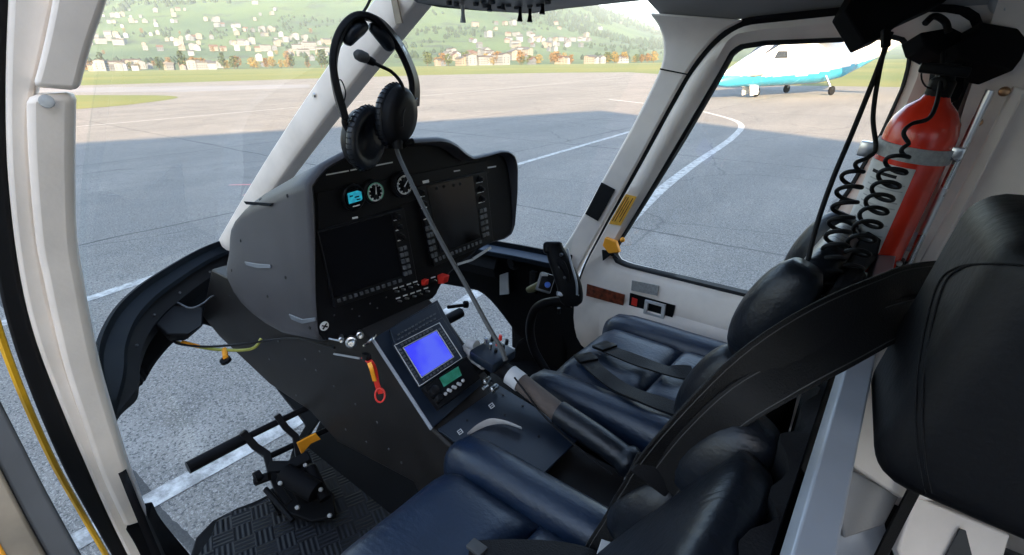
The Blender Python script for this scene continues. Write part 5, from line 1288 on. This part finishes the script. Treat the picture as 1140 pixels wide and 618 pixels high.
for q in (-.02, .0, .02):
    b = MB(); b.lathe(eb+Vector((-.058, .028, 0))+eax*(.01+q), (0, 1, 0), [(0, .006), (.006, .005)], 8); b.build('bolt', M['steel'], ex)

# coiled cords
hook_d = .86
def coil(name, straight, axis_pts, turns, rad, lab):
    root = empty(name, P(*axis_pts[0][:2], d=axis_pts[0][2]), lab, 'cord', 'coiled headset cords')
    ax_ = crv([P(u, v, d=d) for u, v, d in axis_pts], turns*18)
    hel = []
    ph = 0
    for i, p in enumerate(ax_):
        t = (ax_[min(i+1, len(ax_)-1)]-ax_[max(0, i-1)]).normalized(); s = FWD.cross(t).normalized(); q = t.cross(s)
        f = i/len(ax_); ph += 2*math.pi/18*(0.75+.55*f)
        rr_ = rad*min(1, f*8+.1)
        hel.append(p+s*rr_*math.cos(ph)+q*rr_*math.sin(ph))
    st_ = crv([P(u, v, d=d) for u, v, d in straight], 40)
    b = MB(); b.tube(st_+hel[1:], .0038, 8); b.build('cord', M['seal'], root, smooth=70)
    return root
coil('coiled_cord', [(988, 40, .86), (978, 85, .87), (972, 130, .88), (975, 165, .88), (966, 176, .88)], [(956, 180, .88), (944, 215, .88), (934, 255, .88), (925, 295, .87), (915, 338, .86)], 10, .017, 'black coiled cord hanging beside the window, left of the two')
coil('coiled_cord', [(1050, 58, .95), (1046, 100, .93), (1036, 130, .92), (1015, 138, .92), (1006, 148, .92), (1012, 160, .92)], [(1008, 164, .92), (990, 200, .92), (972, 238, .91), (952, 285, .89), (928, 340, .87)], 11, .019, 'black coiled cord hanging in front of the red extinguisher')
cdh = empty('hanging_cable', P(985, 45, d=.86), 'straight black cable hanging from the roof plate across the far window', 'cable')
b = MB(); b.tube(crv([P(992, 36, d=.86), P(976, 80, d=.87), P(950, 145, d=.88), P(925, 205, d=.88), P(906, 262, d=.88), P(894, 318, d=.87)], 30), .0042, 8); b.build('cable_run', M['seal'], cdh)
b = MB(); b.box(P(986, 43, d=.855), (.014, .01, .03), rot=box_axes(RT, FWD, UP), bev=.003); b.build('cable_clip', M['black'], cdh)

vz = empty('roof_plate', P(1000, 10, d=.95), 'flat black plate folded under the roof lining at the top right', 'plate')
def slab(px, d0, d1, name, parent, mt):
    b = MB(); b.prism([P(u, v, d=d0) for u, v in px], FWD*(d1-d0)); return b.build(name, mt, parent, bevel=.003)
slab([(941, 12), (963, 49), (986, 39), (1006, 23), (1052, 2), (1060, -30), (965, -30)], .90, .94, 'plate', vz, M['matte'])
slab([(1052, 2), (1090, -30), (1040, -30), (1020, 14)], .93, .97, 'plate_flange', vz, M['matte'])
bx = empty('reel_box', P(1100, 50, d=.95), 'black belt reel box and arm fixed above the extinguisher', 'reel box')
slab([(1092, 24), (1150, 34), (1138, 66), (1128, 79), (1070, 66), (1062, 50), (1092, 34)], .93, 1.0, 'box', bx, M['matte'])
slab([(1025, 36), (1060, 30), (1072, 36), (1072, 60), (1050, 62), (1030, 52)], .95, 1.0, 'arm', bx, M['matte'])
slab([(1052, 55), (1078, 62), (1074, 100), (1068, 112), (1045, 106), (1048, 80)], .97, 1.0, 'bracket', bx, M['matte'])
b = MB(); b.tube(crv([P(1030, 26, d=.94), P(1040, 18, d=.94), P(1052, 24, d=.94), P(1056, 36, d=.94)], 14), .006, 8); b.build('loop', M['black'], bx)
b = MB(); b.lathe(P(1072, 62, d=.94), -FWD, [(-.01, .006), (.003, .005)], 10); b.build('screw', M['steel'], bx)
lamp = empty('reading_lamp', P(1130, 0, d=.95), 'pale rounded reading lamp housing at the top right corner', 'lamp')
b = MB(); b.lathe(P(1122, -8, d=.93), (P(1132, 14, d=.90)-P(1122, -8, d=.93)).normalized(), [(0, .030), (.02, .030), (.035, .026), (.042, .012)], 20); b.build('housing', M['silver'], lamp, smooth=60)

# nose fittings
nb = empty('nose_instrument', P(200, 368, z=1.1), 'black instrument box slung under the nose rim', 'instrument')
b = MB(); rings = [[P(u, v, z=z) for u, v in q] for q, z in (([(170, 358), (188, 340), (226, 342), (226, 362), (210, 372), (186, 372)], 1.12), ([(173, 362), (188, 350), (224, 350), (222, 366), (208, 378), (188, 379)], 1.085), ([(180, 366), (192, 358), (216, 358), (214, 368), (206, 379), (190, 380)], 1.06))]
b.loft(rings); b.build('case', M['matte'], nb, bevel=.005)
b = MB(); b.tube(crv([P(198, 337, z=1.13), P(212, 343, z=1.13), P(226, 338, z=1.13), P(236, 330, z=1.13), P(246, 328, z=1.13)], 20), .003, 6); b.build('pipe', M['key'], nb)
hz_ = empty('yellow_hose', P(240, 388, z=1.05), 'yellow hose with an orange fitting crossing the chin window', 'hose')
b = MB(); b.tube(crv([P(196, 381, z=1.06), P(215, 385, z=1.05), P(240, 389, z=1.045), P(268, 390, z=1.05), P(283, 387, z=1.07), P(291, 377, z=1.09)], 40), .0048, 8); b.build('hose', M['hose'], hz_)
b = MB(); b.tube([P(203, 381, z=1.06), P(222, 386, z=1.05)], .0058, 8); b.build('sleeve', M['orange'], hz_)
b = MB(); b.tube([P(250, 389, z=1.045), P(251, 398, z=1.04)], .008, 8); b.build('fitting', M['orange'], hz_)
b = MB(); c = P(251, 401, z=1.03); b.lathe(c, (0, .3, 1), [(-.006, .016), (.004, .016), (.006, .010)], 18); b.build('disc', M['black'], hz_)
bc = empty('black_cable', P(300, 380, z=1.1), 'thin black cable running from the nose to the pedestal', 'cable')
b = MB(); b.tube(crv([P(190, 377, z=1.08), P(200, 383, z=1.07), P(230, 386, z=1.07), P(270, 383, z=1.10), P(300, 379, y=-.562), P(330, 377, y=-.565), P(372, 387, y=-.566)], 50), .0036, 8); b.build('cable', M['seal'], bc)

# right nose wall fittings
b = MB(); b.box((1.06, -1.405, 1.09), (.03, .02, .09), bev=.003); b.build('wall_bracket', M['black'], heli)
b = MB(); b.prism([P(u, v, y=-1.40) for u, v in [(557, 306), (566, 303), (567, 327), (557, 328)]], (0, .004, 0)); b.build('white_card', M['legend'], heli)
b = MB(); b.lathe(P(572, 292, y=-1.40), (0, 1, 0), [(0, .028), (.008, .028), (.012, .018), (.02, .016)], 18); b.build('air_outlet', M['black'], heli)
bpy.context.view_layer.update()
